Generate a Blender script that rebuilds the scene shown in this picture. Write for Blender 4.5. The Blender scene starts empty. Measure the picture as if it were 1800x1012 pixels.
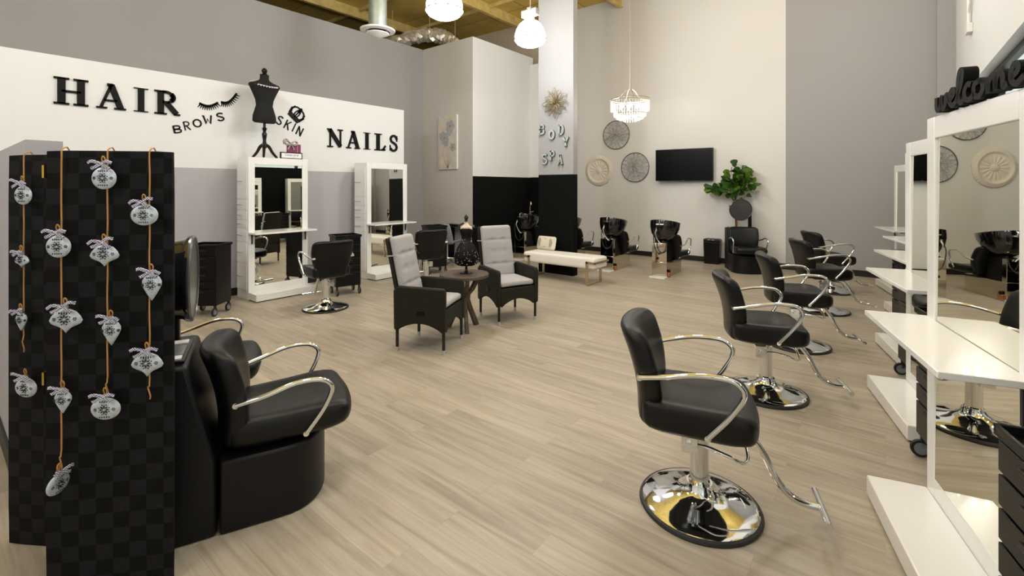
import bpy, math, random
from mathutils import Vector, Matrix
R = math.radians
PI = math.pi
sc = bpy.context.scene
col = sc.collection

# ------------------------------------------------------------ camera, world, exposure
CAM_H = 1.62
YAW = R(38.5)
FPX, HORIZON = 825.0, 328.0
cd = bpy.data.cameras.new('camera'); cam = bpy.data.objects.new('camera', cd); col.objects.link(cam)
cam.location = (0, 0, CAM_H); cam.rotation_euler = (R(90), 0, YAW)
cd.sensor_width = 36; cd.lens = FPX / 1800 * 36; cd.shift_y = -(506 - HORIZON) / 1800
cd.clip_start = 0.05; cd.clip_end = 100
sc.camera = cam
sc.view_settings.view_transform = 'Standard'; sc.view_settings.look = 'None'
sc.view_settings.gamma = 1; sc.view_settings.use_curve_mapping = False
sc.view_settings.exposure = 1.2
w = bpy.data.worlds.new('world'); sc.world = w; w.use_nodes = True
w.node_tree.nodes['Background'].inputs[0].default_value = (0.88, 0.92, 0.90, 1)
w.node_tree.nodes['Background'].inputs[1].default_value = 0.5
LAMP = 22.0          # glow of the high bay globes
LAMPS = [(-4.69, 4.42, 3.90, 1), (-4.53, 6.17, 3.90, 1), (-1.6, 4.3, 3.95, 1), (-1.6, 1.2, 3.95, 1), (-4.6, 1.0, 3.95, 1),
         (-4.6, -2.2, 3.95, 1), (-1.6, -2.2, 3.95, 1), (-1.0, 7.6, 4.75, 1)]  # all but the first pair are unseen, added to light the room

# ------------------------------------------------------------ survey helpers: a sight line met with a real surface
_c, _s = math.cos(YAW), math.sin(YAW)
def cw(X, Y): return (X * _c - Y * _s, X * _s + Y * _c)
def _ray(px): return cw((px - 900) / FPX, 1)
def on_floor(px, py, z=0.0):
    Y = (CAM_H - z) * FPX / (py - HORIZON); return cw((px - 900) / FPX * Y, Y)
def on_x(px, py, x):
    d = _ray(px); t = x / d[0]; return d[1] * t, CAM_H - (py - HORIZON) * t / FPX      # (y, z)
def on_y(px, py, y):
    d = _ray(px); t = y / d[1]; return d[0] * t, CAM_H - (py - HORIZON) * t / FPX      # (x, z)

# ------------------------------------------------------------ materials
def nmat(name):
    m = bpy.data.materials.new(name); m.use_nodes = True
    return m, m.node_tree.nodes, m.node_tree.links, m.node_tree.nodes['Principled BSDF']
def M(name, c, rough=.5, metal=0, bump=0, bscale=200, var=0, vscale=5, spec=None, coat=0):
    m, n, l, b = nmat(name)
    b.inputs['Base Color'].default_value = (*c, 1); b.inputs['Roughness'].default_value = rough; b.inputs['Metallic'].default_value = metal
    if spec is not None: b.inputs['Specular IOR Level'].default_value = spec
    if coat: b.inputs['Coat Weight'].default_value = coat
    tc = n.new('ShaderNodeTexCoord')
    if var:
        t = n.new('ShaderNodeTexNoise'); t.inputs['Scale'].default_value = vscale; t.inputs['Detail'].default_value = 5
        l.new(tc.outputs['Object'], t.inputs['Vector'])
        r = n.new('ShaderNodeValToRGB')
        r.color_ramp.elements[0].position = .3; r.color_ramp.elements[1].position = .7
        r.color_ramp.elements[0].color = (*[x * (1 - var) for x in c], 1); r.color_ramp.elements[1].color = (*[min(1, x * (1 + var)) for x in c], 1)
        l.new(t.outputs['Fac'], r.inputs['Fac']); l.new(r.outputs['Color'], b.inputs['Base Color'])
    if bump:
        t = n.new('ShaderNodeTexNoise'); t.inputs['Scale'].default_value = bscale; t.inputs['Detail'].default_value = 3
        l.new(tc.outputs['Object'], t.inputs['Vector'])
        bp = n.new('ShaderNodeBump'); bp.inputs['Strength'].default_value = bump; bp.inputs['Distance'].default_value = .002
        l.new(t.outputs['Fac'], bp.inputs['Height']); l.new(bp.outputs['Normal'], b.inputs['Normal'])
    return m
def emis(name, c, s, base=(.9, .9, .9)):
    m, n, l, b = nmat(name)
    b.inputs['Base Color'].default_value = (*base, 1); b.inputs['Emission Color'].default_value = (*c, 1); b.inputs['Emission Strength'].default_value = s
    return m

def floor_mat():
    m, n, l, b = nmat('oak_plank_floor')
    tc = n.new('ShaderNodeTexCoord')
    br = n.new('ShaderNodeTexBrick'); br.offset = .37; br.offset_frequency = 2
    br.inputs['Scale'].default_value = 1; br.inputs['Brick Width'].default_value = 1.22; br.inputs['Row Height'].default_value = .152
    br.inputs['Mortar Size'].default_value = .0012; br.inputs['Mortar Smooth'].default_value = .3; br.inputs['Bias'].default_value = 0
    br.inputs['Color1'].default_value = (0, 0, 0, 1); br.inputs['Color2'].default_value = (1, 1, 1, 1); br.inputs['Mortar'].default_value = (.5, .5, .5, 1)
    l.new(tc.outputs['Object'], br.inputs['Vector'])
    # grain: noise stretched along each plank, shifted per plank
    mp = n.new('ShaderNodeMapping'); mp.inputs['Scale'].default_value = (.9, 13, 1)
    l.new(tc.outputs['Object'], mp.inputs['Vector'])
    ad = n.new('ShaderNodeVectorMath'); ad.operation = 'ADD'
    sc_ = n.new('ShaderNodeVectorMath'); sc_.operation = 'SCALE'; sc_.inputs['Scale'].default_value = 17
    l.new(br.outputs['Color'], sc_.inputs[0]); l.new(mp.outputs['Vector'], ad.inputs[0]); l.new(sc_.outputs['Vector'], ad.inputs[1])
    ns = n.new('ShaderNodeTexNoise'); ns.inputs['Scale'].default_value = 1.3; ns.inputs['Detail'].default_value = 8; ns.inputs['Roughness'].default_value = .62; ns.inputs['Distortion'].default_value = .9
    l.new(ad.outputs['Vector'], ns.inputs['Vector'])
    r1 = n.new('ShaderNodeValToRGB')
    e = r1.color_ramp.elements; e[0].position = .28; e[0].color = (.31, .262, .205, 1); e[1].position = .72; e[1].color = (.50, .445, .365, 1)
    k = e.new(.5); k.color = (.41, .36, .288, 1)
    l.new(ns.outputs['Fac'], r1.inputs['Fac'])
    mx = n.new('ShaderNodeMixRGB'); mx.blend_type = 'MULTIPLY'; mx.inputs['Fac'].default_value = 1
    r2 = n.new('ShaderNodeValToRGB'); r2.color_ramp.elements[0].color = (.88, .88, .87, 1); r2.color_ramp.elements[1].color = (1.06, 1.05, 1.04, 1)
    l.new(br.outputs['Color'], r2.inputs['Fac']); l.new(r1.outputs['Color'], mx.inputs['Color1']); l.new(r2.outputs['Color'], mx.inputs['Color2'])
    m2 = n.new('ShaderNodeMixRGB'); m2.blend_type = 'MIX'; m2.inputs['Color2'].default_value = (.27, .22, .16, 1)
    mm = n.new('ShaderNodeMath'); mm.operation = 'MULTIPLY'; mm.inputs[1].default_value = .45
    l.new(br.outputs['Fac'], mm.inputs[0]); l.new(mm.outputs[0], m2.inputs['Fac']); l.new(mx.outputs['Color'], m2.inputs['Color1'])
    l.new(m2.outputs['Color'], b.inputs['Base Color'])
    b.inputs['Roughness'].default_value = .42; b.inputs['Specular IOR Level'].default_value = .35
    return m
def weave_mat(name, c1, c2, sx, sz, rough=.7, metal=0):
    # basket weave: checker of two tones with raised strands
    m, n, l, b = nmat(name)
    tc = n.new('ShaderNodeTexCoord'); mp = n.new('ShaderNodeMapping'); mp.inputs['Scale'].default_value = (sx, sx, sz)
    l.new(tc.outputs['Object'], mp.inputs['Vector'])
    ch = n.new('ShaderNodeTexChecker'); ch.inputs['Scale'].default_value = 1; ch.inputs['Color1'].default_value = (*c1, 1); ch.inputs['Color2'].default_value = (*c2, 1)
    l.new(mp.outputs['Vector'], ch.inputs['Vector'])
    ns = n.new('ShaderNodeTexNoise'); ns.inputs['Scale'].default_value = 60
    l.new(tc.outputs['Object'], ns.inputs['Vector'])
    mx = n.new('ShaderNodeMixRGB'); mx.blend_type = 'OVERLAY'; mx.inputs['Fac'].default_value = .5
    l.new(ch.outputs['Color'], mx.inputs['Color1']); l.new(ns.outputs['Fac'], mx.inputs['Color2'])
    l.new(mx.outputs['Color'], b.inputs['Base Color'])
    wv = n.new('ShaderNodeTexChecker'); wv.inputs['Scale'].default_value = 1
    l.new(mp.outputs['Vector'], wv.inputs['Vector'])
    bp = n.new('ShaderNodeBump'); bp.inputs['Strength'].default_value = .6; bp.inputs['Distance'].default_value = .003
    l.new(wv.outputs['Fac'], bp.inputs['Height']); l.new(bp.outputs['Normal'], b.inputs['Normal'])
    b.inputs['Roughness'].default_value = rough; b.inputs['Specular IOR Level'].default_value = .2
    return m
def ceiling_mat():
    m, n, l, b = nmat('kraft_insulation')
    tc = n.new('ShaderNodeTexCoord'); ns = n.new('ShaderNodeTexNoise'); ns.inputs['Scale'].default_value = 1.1; ns.inputs['Detail'].default_value = 7; ns.inputs['Roughness'].default_value = .65
    l.new(tc.outputs['Object'], ns.inputs['Vector'])
    r = n.new('ShaderNodeValToRGB'); e = r.color_ramp.elements
    e[0].position = .3; e[0].color = (.58, .38, .065, 1); e[1].position = .75; e[1].color = (.88, .66, .19, 1)
    l.new(ns.outputs['Fac'], r.inputs['Fac'])
    br = n.new('ShaderNodeTexBrick'); br.inputs['Scale'].default_value = 1; br.inputs['Brick Width'].default_value = 2.4; br.inputs['Row Height'].default_value = 1.2
    br.inputs['Mortar Size'].default_value = .018; br.inputs['Color1'].default_value = (1, 1, 1, 1); br.inputs['Color2'].default_value = (.86, .86, .86, 1); br.inputs['Mortar'].default_value = (.5, .47, .4, 1)
    l.new(tc.outputs['Object'], br.inputs['Vector'])
    mx = n.new('ShaderNodeMixRGB'); mx.blend_type = 'MULTIPLY'; mx.inputs['Fac'].default_value = 1
    l.new(r.outputs['Color'], mx.inputs['Color1']); l.new(br.outputs['Color'], mx.inputs['Color2']); l.new(mx.outputs['Color'], b.inputs['Base Color'])
    b.inputs['Roughness'].default_value = .7
    return m
def gingham_mat():
    m, n, l, b = nmat('gingham_ribbon')
    tc = n.new('ShaderNodeTexCoord'); ch = n.new('ShaderNodeTexChecker'); ch.inputs['Scale'].default_value = 230
    ch.inputs['Color1'].default_value = (.75, .75, .82, 1); ch.inputs['Color2'].default_value = (.05, .045, .17, 1)
    l.new(tc.outputs['Object'], ch.inputs['Vector']); l.new(ch.outputs['Color'], b.inputs['Base Color'])
    return m

WHITE = M('white_wall_paint', (.735, .742, .74), .7, bump=.08, bscale=400)
BACKW = M('warm_white_wall_paint', (.725, .715, .695), .65, bump=.08, bscale=400)
BEIGE = M('pale_beige_wall_paint', (.56, .53, .495), .65, bump=.08, bscale=400)
GREY = M('grey_wall_paint', (.355, .35, .35), .65, bump=.08, bscale=400)
LAV = M('lavender_grey_wall_paint', (.41, .395, .425), .6, bump=.08, bscale=400)
TAN = M('tan_wall_tone', (.60, .51, .38), .65)  # same back wall, toned tan on its left stretch
BLACKW = M('black_wall_paint', (.0025, .003, .003), .7, spec=.12)
BBLACK = M('black_baseboard', (.008, .008, .009), .45)
FLOOR = floor_mat(); CEIL = ceiling_mat()
BEAMM = M('painted_steel_beam', (.66, .50, .17), .6, var=.2)
LEATH = M('black_leather', (.0035, .004, .0045), .32, spec=.32, bump=.35, bscale=420)
LEATH2 = M('black_vinyl_base', (.0035, .004, .006), .42, spec=.3, bump=.3, bscale=300)
CHROME = M('polished_chrome', (.76, .78, .80), .06, 1)
GOLD = M('brushed_champagne_metal', (.56, .47, .33), .28, 1)
BRASS = M('brass', (.60, .42, .08), .3, 1)
RUB = M('black_rubber', (.014, .014, .015), .55)
GLOSSW = M('white_gloss_laminate', (.84, .84, .83), .16, coat=.3)
MIRROR = M('mirror_glass', (.86, .87, .80), .01, 1)
DARKM = M('dark_grey_metal', (.03, .03, .03), .4, .6)
BLACKP = M('black_plastic', (.003, .003, .0035), .3, spec=.3)
BLACKG = M('gloss_black_ceramic', (.004, .004, .005), .06, coat=.5)
SCREENB = M('tv_screen', (.002, .002, .0025), .22, spec=.15)
FABR = M('light_grey_fabric', (.42, .41, .425), .9, bump=.5, bscale=500, var=.07, vscale=120)
WICK = weave_mat('dark_wicker', (.006, .006, .004), (.030, .028, .020), 70, 110, .5)
FRAMEM = M('dark_bronze_frame', (.022, .019, .016), .4, .4)
SILV = M('silver_foot_cap', (.6, .6, .6), .35, .7)
WOODT = M('rustic_brown_wood', (.085, .062, .045), .55, var=.45, vscale=22, bump=.4, bscale=60)
WHL = M('white_leatherette', (.80, .78, .73), .4, bump=.15, bscale=200)
WOVEN = weave_mat('woven_black_panel', (.0012, .0012, .0014), (.0085, .0085, .0105), 1 / .062, 1 / .062, .8)
GALV = M('galvanized_tin', (.54, .60, .68), .42, .35, var=.3, vscale=45)
PUNCH = M('punched_hole_dark', (.02, .025, .03), .8)
TWINE = M('jute_twine', (.50, .27, .08), .9, bump=.6, bscale=700)
GING = gingham_mat()
LETB = M('black_letter_paint', (.006, .006, .005), .6, spec=.15)
LETW = M('weathered_white_letter', (.40, .45, .43), .6, var=.15, vscale=40)
ZINC = M('zinc_letter_side', (.10, .13, .12), .5, .5)
DUCT = M('galvanized_duct', (.42, .50, .48), .35, .75, var=.15, vscale=9)
FOIL = M('foil_duct', (.80, .74, .60), .3, .55, bump=1.0, bscale=22)
GLOBE = emis('glowing_globe_glass', (.985, .99, 1.0), LAMP)
BULB = emis('chandelier_bulb', (1, .93, .87), 110)
CRYST = M('crystal_beads', (.95, .93, .92), .12)
PLAST = M('white_plaster', (.72, .66, .58), .7, bump=.3, bscale=120)
WIREL = M('light_pewter_wire', (.24, .24, .25), .5, .4)
WIRE = M('pewter_wire', (.12, .12, .13), .45, .6)
LEAFM = M('fig_leaf_green', (.030, .085, .010), .35, var=.5, vscale=3)
LEAFL = M('young_fig_leaf_green', (.11, .21, .018), .4, var=.2, vscale=8)
TRUNKM = M('plant_trunk_brown', (.03, .02, .012), .8)
ORANGE = M('orange_cane', (.42, .16, .03), .6)
PURPLE = M('plum_box', (.20, .025, .09), .5)
BOWM = M('grey_satin_bow', (.42, .38, .38), .35)
CREAM = M('cream_linen', (.72, .62, .48), .8)
SEQ = M('black_sequin_cloth', (.002, .002, .0025), .5, spec=.2)
SEQS = M('silver_sequins', (.55, .55, .6), .15, 1)
CANV = M('canvas_cream', (.60, .55, .475), .8, var=.10, vscale=8)
CANVE = M('canvas_white_edge', (.86, .86, .84), .7)
PETAL = M('pale_lilac_paint', (.38, .38, .42), .7, var=.25, vscale=40)
YELL = M('ochre_paint', (.42, .26, .03), .7)
STEMP = M('brown_paint', (.16, .12, .06), .8)
GREYP = M('grey_plastic_shell', (.20, .22, .24), .35)
GGLASS = M('green_tinted_glass', (.03, .07, .045), .05, 0); GGLASS.node_tree.nodes['Principled BSDF'].inputs['Transmission Weight'].default_value = .35
COPP = M('copper', (.7, .3, .15), .25, 1)
HOODM = M('smoked_hood', (.012, .012, .013), .08, coat=.4)
HOODI = M('hood_inner_grille', (.20, .19, .16), .3, .2)
PILLM = M('ivory_cushion', (.66, .62, .52), .85)
LEAFP = M('sage_print', (.36, .34, .22), .85)
PAPER = M('paper_white', (.8, .8, .82), .7)
PAPERR = M('magazine_red', (.35, .03, .03), .6)
PEARL = M('rhinestones', (.8, .75, .78), .15, .4)
CONDU = M('white_painted_conduit', (.78, .76, .72), .5)
FLOWG = M('antiqued_gold_leaf', (.26, .215, .13), .4, .4, var=.35, vscale=30)
FLOWC = M('flower_disc_gold', (.14, .08, .015), .5, .5)
gm, gn, gl, gb = nmat('window_glass')
for nn in list(gn):
    if nn.type != 'OUTPUT_MATERIAL': gn.remove(nn)
_t = gn.new('ShaderNodeBsdfTransparent'); _t.inputs[0].default_value = (.93, .96, .94, 1)
_g = gn.new('ShaderNodeBsdfGlossy'); _g.inputs['Roughness'].default_value = .02
_m = gn.new('ShaderNodeMixShader'); _m.inputs[0].default_value = .08
gl.new(_t.outputs[0], _m.inputs[1]); gl.new(_g.outputs[0], _m.inputs[2]); gl.new(_m.outputs[0], [x for x in gn if x.type == 'OUTPUT_MATERIAL'][0].inputs[0])
GLASS = gm

# ------------------------------------------------------------ mesh builder
class MB:
    def __init__(s): s.v = []; s.f = []; s.m = []; s.mi = 0
    def add(s, vs, fs, fn=None):
        o = len(s.v)
        for p in vs:
            p = Vector(p)
            s.v.append(fn(p) if fn else p)
        for f in fs: s.f.append([i + o for i in f]); s.m.append(s.mi)
        return s
    def mat(s, i): s.mi = i; return s
    def box(s, x0, y0, z0, x1, y1, z1, fn=None):
        vs = [(x, y, z) for x in (x0, x1) for y in (y0, y1) for z in (z0, z1)]
        return s.add(vs, [(0, 1, 3, 2), (4, 6, 7, 5), (0, 4, 5, 1), (2, 3, 7, 6), (0, 2, 6, 4), (1, 5, 7, 3)], fn)
    def soft(s, c, h, r, n=(10, 10, 6), fn=None, sub=None):
        """rounded box: centre c, half sizes h, corner radius r"""
        idx = {}; vs = []; fs = []
        def vid(p):
            k = (round(p[0], 5), round(p[1], 5), round(p[2], 5))
            if k not in idx:
                idx[k] = len(vs)
                q = [max(-(h[i] - r), min(h[i] - r, p[i])) for i in range(3)]
                d = Vector([p[i] - q[i] for i in range(3)])
                vs.append(Vector(q) + (d.normalized() * r if d.length > 1e-9 else Vector()))
            return idx[k]
        def dist(i, k):   # denser towards the edges
            t = -1 + 2 * i / k; return math.copysign(abs(t) ** .8, t)
        for a in range(3):
            u, v_ = (a + 1) % 3, (a + 2) % 3
            for sg in (-1, 1):
                for i in range(n[u]):
                    for j in range(n[v_]):
                        q = []
                        for (ii, jj) in ((i, j), (i + 1, j), (i + 1, j + 1), (i, j + 1)):
                            p = [0, 0, 0]; p[a] = sg * h[a]; p[u] = dist(ii, n[u]) * h[u]; p[v_] = dist(jj, n[v_]) * h[v_]
                            q.append(vid(p))
                        fs.append(q if sg > 0 else q[::-1])
        C = Vector(c)
        return s.add([p + C for p in vs], fs, fn)
    def lathe(s, prof, seg=32, c=(0, 0, 0), fn=None, ax='z'):
        vs = []; fs = []
        for r, z in prof:
            for k in range(seg):
                a = 2 * PI * k / seg; x, y = r * math.cos(a), r * math.sin(a)
                p = {'z': (x, y, z), 'x': (z, x, y), 'y': (x, z, y)}[ax]
                vs.append((p[0] + c[0], p[1] + c[1], p[2] + c[2]))
        for i in range(len(prof) - 1):
            for k in range(seg):
                k2 = (k + 1) % seg
                fs.append((i * seg + k, i * seg + k2, (i + 1) * seg + k2, (i + 1) * seg + k))
        if prof[0][0] > 1e-6: fs.append(tuple(range(seg))[::-1])
        if prof[-1][0] > 1e-6: fs.append(tuple((len(prof) - 1) * seg + k for k in range(seg)))
        return s.add(vs, fs, fn)
    def cyl(s, p0, p1, r, seg=16, r2=None): return s.tube([p0, p1], r, seg, smooth=0, r2=r2)
    def tube(s, pts, r, seg=10, smooth=6, r2=None, flat=1.0, closed=False):
        pts = [Vector(p) for p in pts]
        if smooth and len(pts) > 2:
            P = ([pts[-1]] + pts + [pts[0], pts[1]]) if closed else ([2 * pts[0] - pts[1]] + pts + [2 * pts[-1] - pts[-2]])
            o = []
            for i in range(1, len(P) - 2):
                for k in range(smooth):
                    t = k / smooth; a, b, c, d = P[i - 1:i + 3]
                    o.append(.5 * ((2 * b) + (c - a) * t + (2 * a - 5 * b + 4 * c - d) * t * t + (3 * b - a - 3 * c + d) * t ** 3))
            if not closed: o.append(pts[-1])
            pts = o
        n = len(pts); vs = []; fs = []
        T = [((pts[(i + 1) % n] - pts[i - 1]) if closed else (pts[min(i + 1, n - 1)] - pts[max(i - 1, 0)])).normalized() for i in range(n)]
        up = Vector((0, 0, 1)) if abs(T[0].z) < .9 else Vector((1, 0, 0))
        N = (up - T[0] * up.dot(T[0])).normalized()
        for i in range(n):
            N = (N - T[i] * N.dot(T[i])).normalized(); B = T[i].cross(N)
            rr = r if r2 is None else r + (r2 - r) * i / (n - 1)
            for k in range(seg):
                a = 2 * PI * k / seg
                vs.append(pts[i] + N * math.cos(a) * rr + B * math.sin(a) * rr * flat)
        for i in range(n if closed else n - 1):
            i2 = (i + 1) % n
            for k in range(seg):
                k2 = (k + 1) % seg; fs.append((i * seg + k, i * seg + k2, i2 * seg + k2, i2 * seg + k))
        if not closed: fs.append(tuple(range(seg))[::-1]); fs.append(tuple((n - 1) * seg + k for k in range(seg)))
        return s.add(vs, fs)
    def prism(s, poly, d0, d1, plane='xz', fn=None):
        """closed polygon (u,v) pulled from d0 to d1 along the third axis"""
        def P(u, v, d): return {'xz': (u, d, v), 'xy': (u, v, d), 'yz': (d, u, v)}[plane]
        n = len(poly); vs = [P(u, v, d0) for u, v in poly] + [P(u, v, d1) for u, v in poly]
        fs = [tuple(range(n)), tuple(range(n, 2 * n))[::-1]] + [(i, i + n, (i + 1) % n + n, (i + 1) % n) for i in range(n)]
        return s.add(vs, fs, fn)
    def build(s, name, mats, parent=None, smooth=True, bevel=0, loc=None, rot=0, angle=35):
        me = bpy.data.meshes.new(name); me.from_pydata([tuple(v) for v in s.v], [], s.f)
        if not isinstance(mats, (list, tuple)): mats = [mats]
        for m in mats: me.materials.append(m)
        me.polygons.foreach_set('material_index', s.m)
        import bmesh
        bm = bmesh.new(); bm.from_mesh(me); bmesh.ops.recalc_face_normals(bm, faces=bm.faces); bm.to_mesh(me); bm.free()
        if smooth: me.shade_smooth(); me.set_sharp_from_angle(angle=R(angle))
        o = bpy.data.objects.new(name, me); col.objects.link(o)
        if parent: o.parent = parent
        if loc: o.location = loc
        if rot: o.rotation_euler = (0, 0, rot)
        if bevel:
            md = o.modifiers.new('bevel', 'BEVEL'); md.width = bevel; md.segments = 2; md.limit_method = 'ANGLE'
        return o

def thing(name, label, cat, loc=(0, 0, 0), rot=0, group=None):
    o = bpy.data.objects.new(name, None); col.objects.link(o); o.location = loc; o.rotation_euler = (0, 0, rot)
    o.empty_display_size = .1
    return tag(o, label, cat, group)
def tag(o, label, cat, group=None):
    o['label'] = label; o['category'] = cat
    if group: o['group'] = group
    return o
def struct(o): o['kind'] = 'structure'; return o
def dup(root, loc, rot, label, group=None):
    def cp(o, par):
        c = o.copy(); col.objects.link(c); c.parent = par
        for ch in o.children: cp(ch, c)
        return c
    r = cp(root, None); r.location = loc; r.rotation_euler = (0, 0, rot); r['label'] = label
    if group: r['group'] = group
    return r
def sstep(t): t = max(0, min(1, t)); return t * t * (3 - 2 * t)

# ------------------------------------------------------------ room shell
XL, XR, YB, ZC = -7.6, .9, 10.55, 6.2
XL2 = -8.81            # the taller grey wall behind the white-fronted one
struct(MB().box(-16, -5, -.06, 1.2, 11.0, 0).build('floor', FLOOR, smooth=False))
struct(MB().box(-16, -5, ZC, 1.2, 11.0, ZC + .1).build('ceiling', CEIL, smooth=False))
# left wall: grey dado up to 1.885, white band up to 3.16
mb = MB(); mb.mat(0).box(XL - .15, -4.6, 0, XL, 6.05, 1.885); mb.mat(1).box(XL - .15, -4.6, 1.885, XL, 6.05, 3.16)
struct(mb.build('wall_left', [LAV, WHITE], smooth=False))
struct(MB().box(XL2 - .12, -4.6, 0, XL2, 7.6, 4.95).build('wall_left_rear', GREY, smooth=False))
# enclosed block standing in the far left corner
mb = MB(); mb.mat(0).box(XL2, 7.6, 0, -7.159, 9.87, 4.95)
mb.mat(1).box(-7.159, 7.6, 1.855, -7.155, 9.87, 4.95); mb.mat(2).box(-7.159, 7.6, 0, -7.155, 9.87, 1.855)
struct(mb.build('wall_block', [BEIGE, WHITE, BLACKW], smooth=False))
mb = MB(); mb.mat(0).box(-7.155, 9.75, 1.86, -6.75, 9.9, 4.75); mb.mat(1).box(-7.155, 9.75, 0, -6.75, 9.9, 1.86)
struct(mb.build('wall_jog', [WHITE, BLACKW], smooth=False))
# wall fin behind the bench
mb = MB(); mb.mat(0).box(-5.19, 7.34, 1.845, -4.42, 7.485, ZC); mb.mat(1).box(-5.19, 7.34, 0, -4.42, 7.485, 1.845)
struct(mb.build('wall_fin', [GREY, BLACKW], smooth=False))
# back wall
mb = MB(); mb.mat(2).box(-16, YB, 0, -6.75, YB + .15, ZC); mb.mat(0).box(-6.75, YB, 0, -1.53, YB + .15, ZC); mb.mat(1).box(-1.53, YB, 0, 1.2, YB + .15, ZC)
struct(mb.build('wall_back', [BACKW, GREY, TAN], smooth=False))
struct(MB().box(.67, YB - .1, 0, XR, YB, ZC).build('wall_back_pilaster', GREY, smooth=False))
# low partition behind the folding screen
struct(MB().box(-10, .32, 0, -3.35, .457, 1.855).build('wall_partition', LAV, smooth=False))
struct(MB().box(XL + .001, .306, 0, -3.35, .32, .115).build('baseboard_partition', BBLACK, bevel=.003))
struct(MB().box(-16, -5, 0, 1.2, -4.9, ZC).build('wall_rear', WHITE, smooth=False))
struct(MB().box(-16.1, -5, 0, -16, 11, ZC).build('wall_far_left', BEIGE, smooth=False))
# right wall with the long window
WY0, WY1, WZ0, WZ1 = -2.2, 9.5, .75, 2.99
mb = MB()
mb.box(XR, -5, 0, XR + .2, WY0, ZC); mb.box(XR, WY1, 0, XR + .2, YB, ZC); mb.box(XR, WY0, 0, XR + .2, WY1, WZ0); mb.box(XR, WY0, WZ1, XR + .2, WY1, ZC)
struct(mb.build('wall_right', WHITE, smooth=False))
# baseboards
struct(MB().box(XL, .46, 0, XL + .014, 6.05, .115).build('baseboard_left', BBLACK, bevel=.003))
struct(MB().box(-6.74, YB - .014, 0, .67, YB, .11).build('baseboard_back', BBLACK, bevel=.003))
struct(MB().box(XL2, 7.586, 0, -7.155, 7.6, .11).build('baseboard_block', BBLACK, bevel=.003))
# window
win = thing('window_1', '', ''); del win['label'], win['category']; struct(win)
mb = MB(); FX = XR + .10
mb.box(FX, WY0, WZ1 - .06, FX + .07, WY1, WZ1); mb.box(FX, WY0, WZ0, FX + .07, WY1, WZ0 + .06)
mb.box(FX, WY0, WZ0, FX + .07, WY0 + .06, WZ1); mb.box(FX, WY1 - .06, WZ0, FX + .07, WY1, WZ1)
mb.build('window_frame', DARKM, win, bevel=.003)
for y in (-.4, 1.22, 2.84, 4.46, 6.08, 7.7): MB().box(FX - .03, y - .035, WZ0 + .06, FX + .07, y + .035, WZ1 - .06).build('mullion', DARKM, win, bevel=.003)
MB().box(FX + .03, WY0 + .06, WZ0 + .06, FX + .036, WY1 - .06, WZ1 - .06).build('pane', GLASS, win, smooth=False)
MB().box(FX - .045, 1.3, WZ0 + .02, FX - .035, WY1 - .02, 2.32).build('added_black_blind', BLACKW, win, smooth=False)  # unseen blind added so the left mirrors reflect dark, not bright window
# ceiling framing
for k, y in enumerate([-2.5 + 1.9 * i for i in range(7)]):
    struct(MB().box(-16, y - .035, ZC - .09, XR, y + .035, ZC).build('trim_%d' % (k + 1), BEAMM, bevel=.01))
for k, x in enumerate([-13.4, -10.6, -7.8, -5.0, -2.2]):
    mb = MB(); mb.box(x - .05, -4.9, ZC - .26, x + .05, YB, ZC - .235); mb.box(x - .012, -4.9, ZC - .235, x + .012, YB, ZC - .0)
    struct(mb.build('trim_%d' % (k + 8), BEAMM, bevel=.004))

# ------------------------------------------------------------ styling chair (faces +X)
def seat_cushion(cx, z0, z1, hx=.265, hy=.265, r=.05):
    zc, hz = (z0 + z1) / 2, (z1 - z0) / 2
    def fn(p):
        u = (p.x - cx) / hx; v = p.y / hy
        p.y *= .90 + .10 * sstep((u + 1) / 2)                      # a little narrower at the back
        if p.z > zc:
            p.z += -.022 * (1 - v * v) * (1 - u * u) * 1.0 + .012 * abs(v) ** 3 - .018 * sstep((u - .45) / .55)
        else: p.z += .03 * sstep((abs(u) - .5) * 2) * .5
        p.x += -.03 * v * v * (u > 0) * u
        return p
    return MB().soft((cx, 0, zc), (hx, hy, hz), min(r, hz * .95), (14, 14, 8), fn)
def back_cushion(x0, z0, z1, hy=.265, lean=.22, th=.055, wrap=.07, taper=.30):
    zc, hz = (z0 + z1) / 2, (z1 - z0) / 2
    def fn(p):
        t = (p.z - z0) / (z1 - z0); v = p.y / hy
        p.y *= 1 - taper * (1 - sstep(t * 1.35)) ** 1.2
        p.x += wrap * v * v * (.3 + .7 * t) - lean * (p.z - z0) + .035 * math.sin(PI * t)
        p.z += .016 * v * v * t - .03 * (abs(v) ** 4) * t
        return p
    return MB().soft((x0, 0, zc), (th, hy, hz), .05, (6, 14, 14), fn)
def arm_path(s, xs, zs, xm, zm, xb, zb, w=.285):
    return [(xs, s * (w - .02), zs), (xs + .12, s * (w + .005), zs + .028), (xs + .25, s * (w + .01), zm), (xm - .06, s * (w + .01), zm), (xm - .005, s * (w + .008), zm - .028),
            (xm + .006, s * (w + .004), zm - .075), ((xm + xb) / 2 + .02, s * (w - .005), (zm + zb) / 2 - .03), (xb, s * (w - .02), zb)]
def add_arms(t, *a, **k):
    for s in (-1, 1):
        mb = MB(); P = arm_path(s, *a, **k); mb.tube(P, .0125, 12)
        for q in (P[0], P[-1]): mb.cyl((q[0], q[1] + s * .006, q[2]), (q[0], q[1] - s * .05, q[2]), .014)
        mb.build('armrest', CHROME, t)
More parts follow.
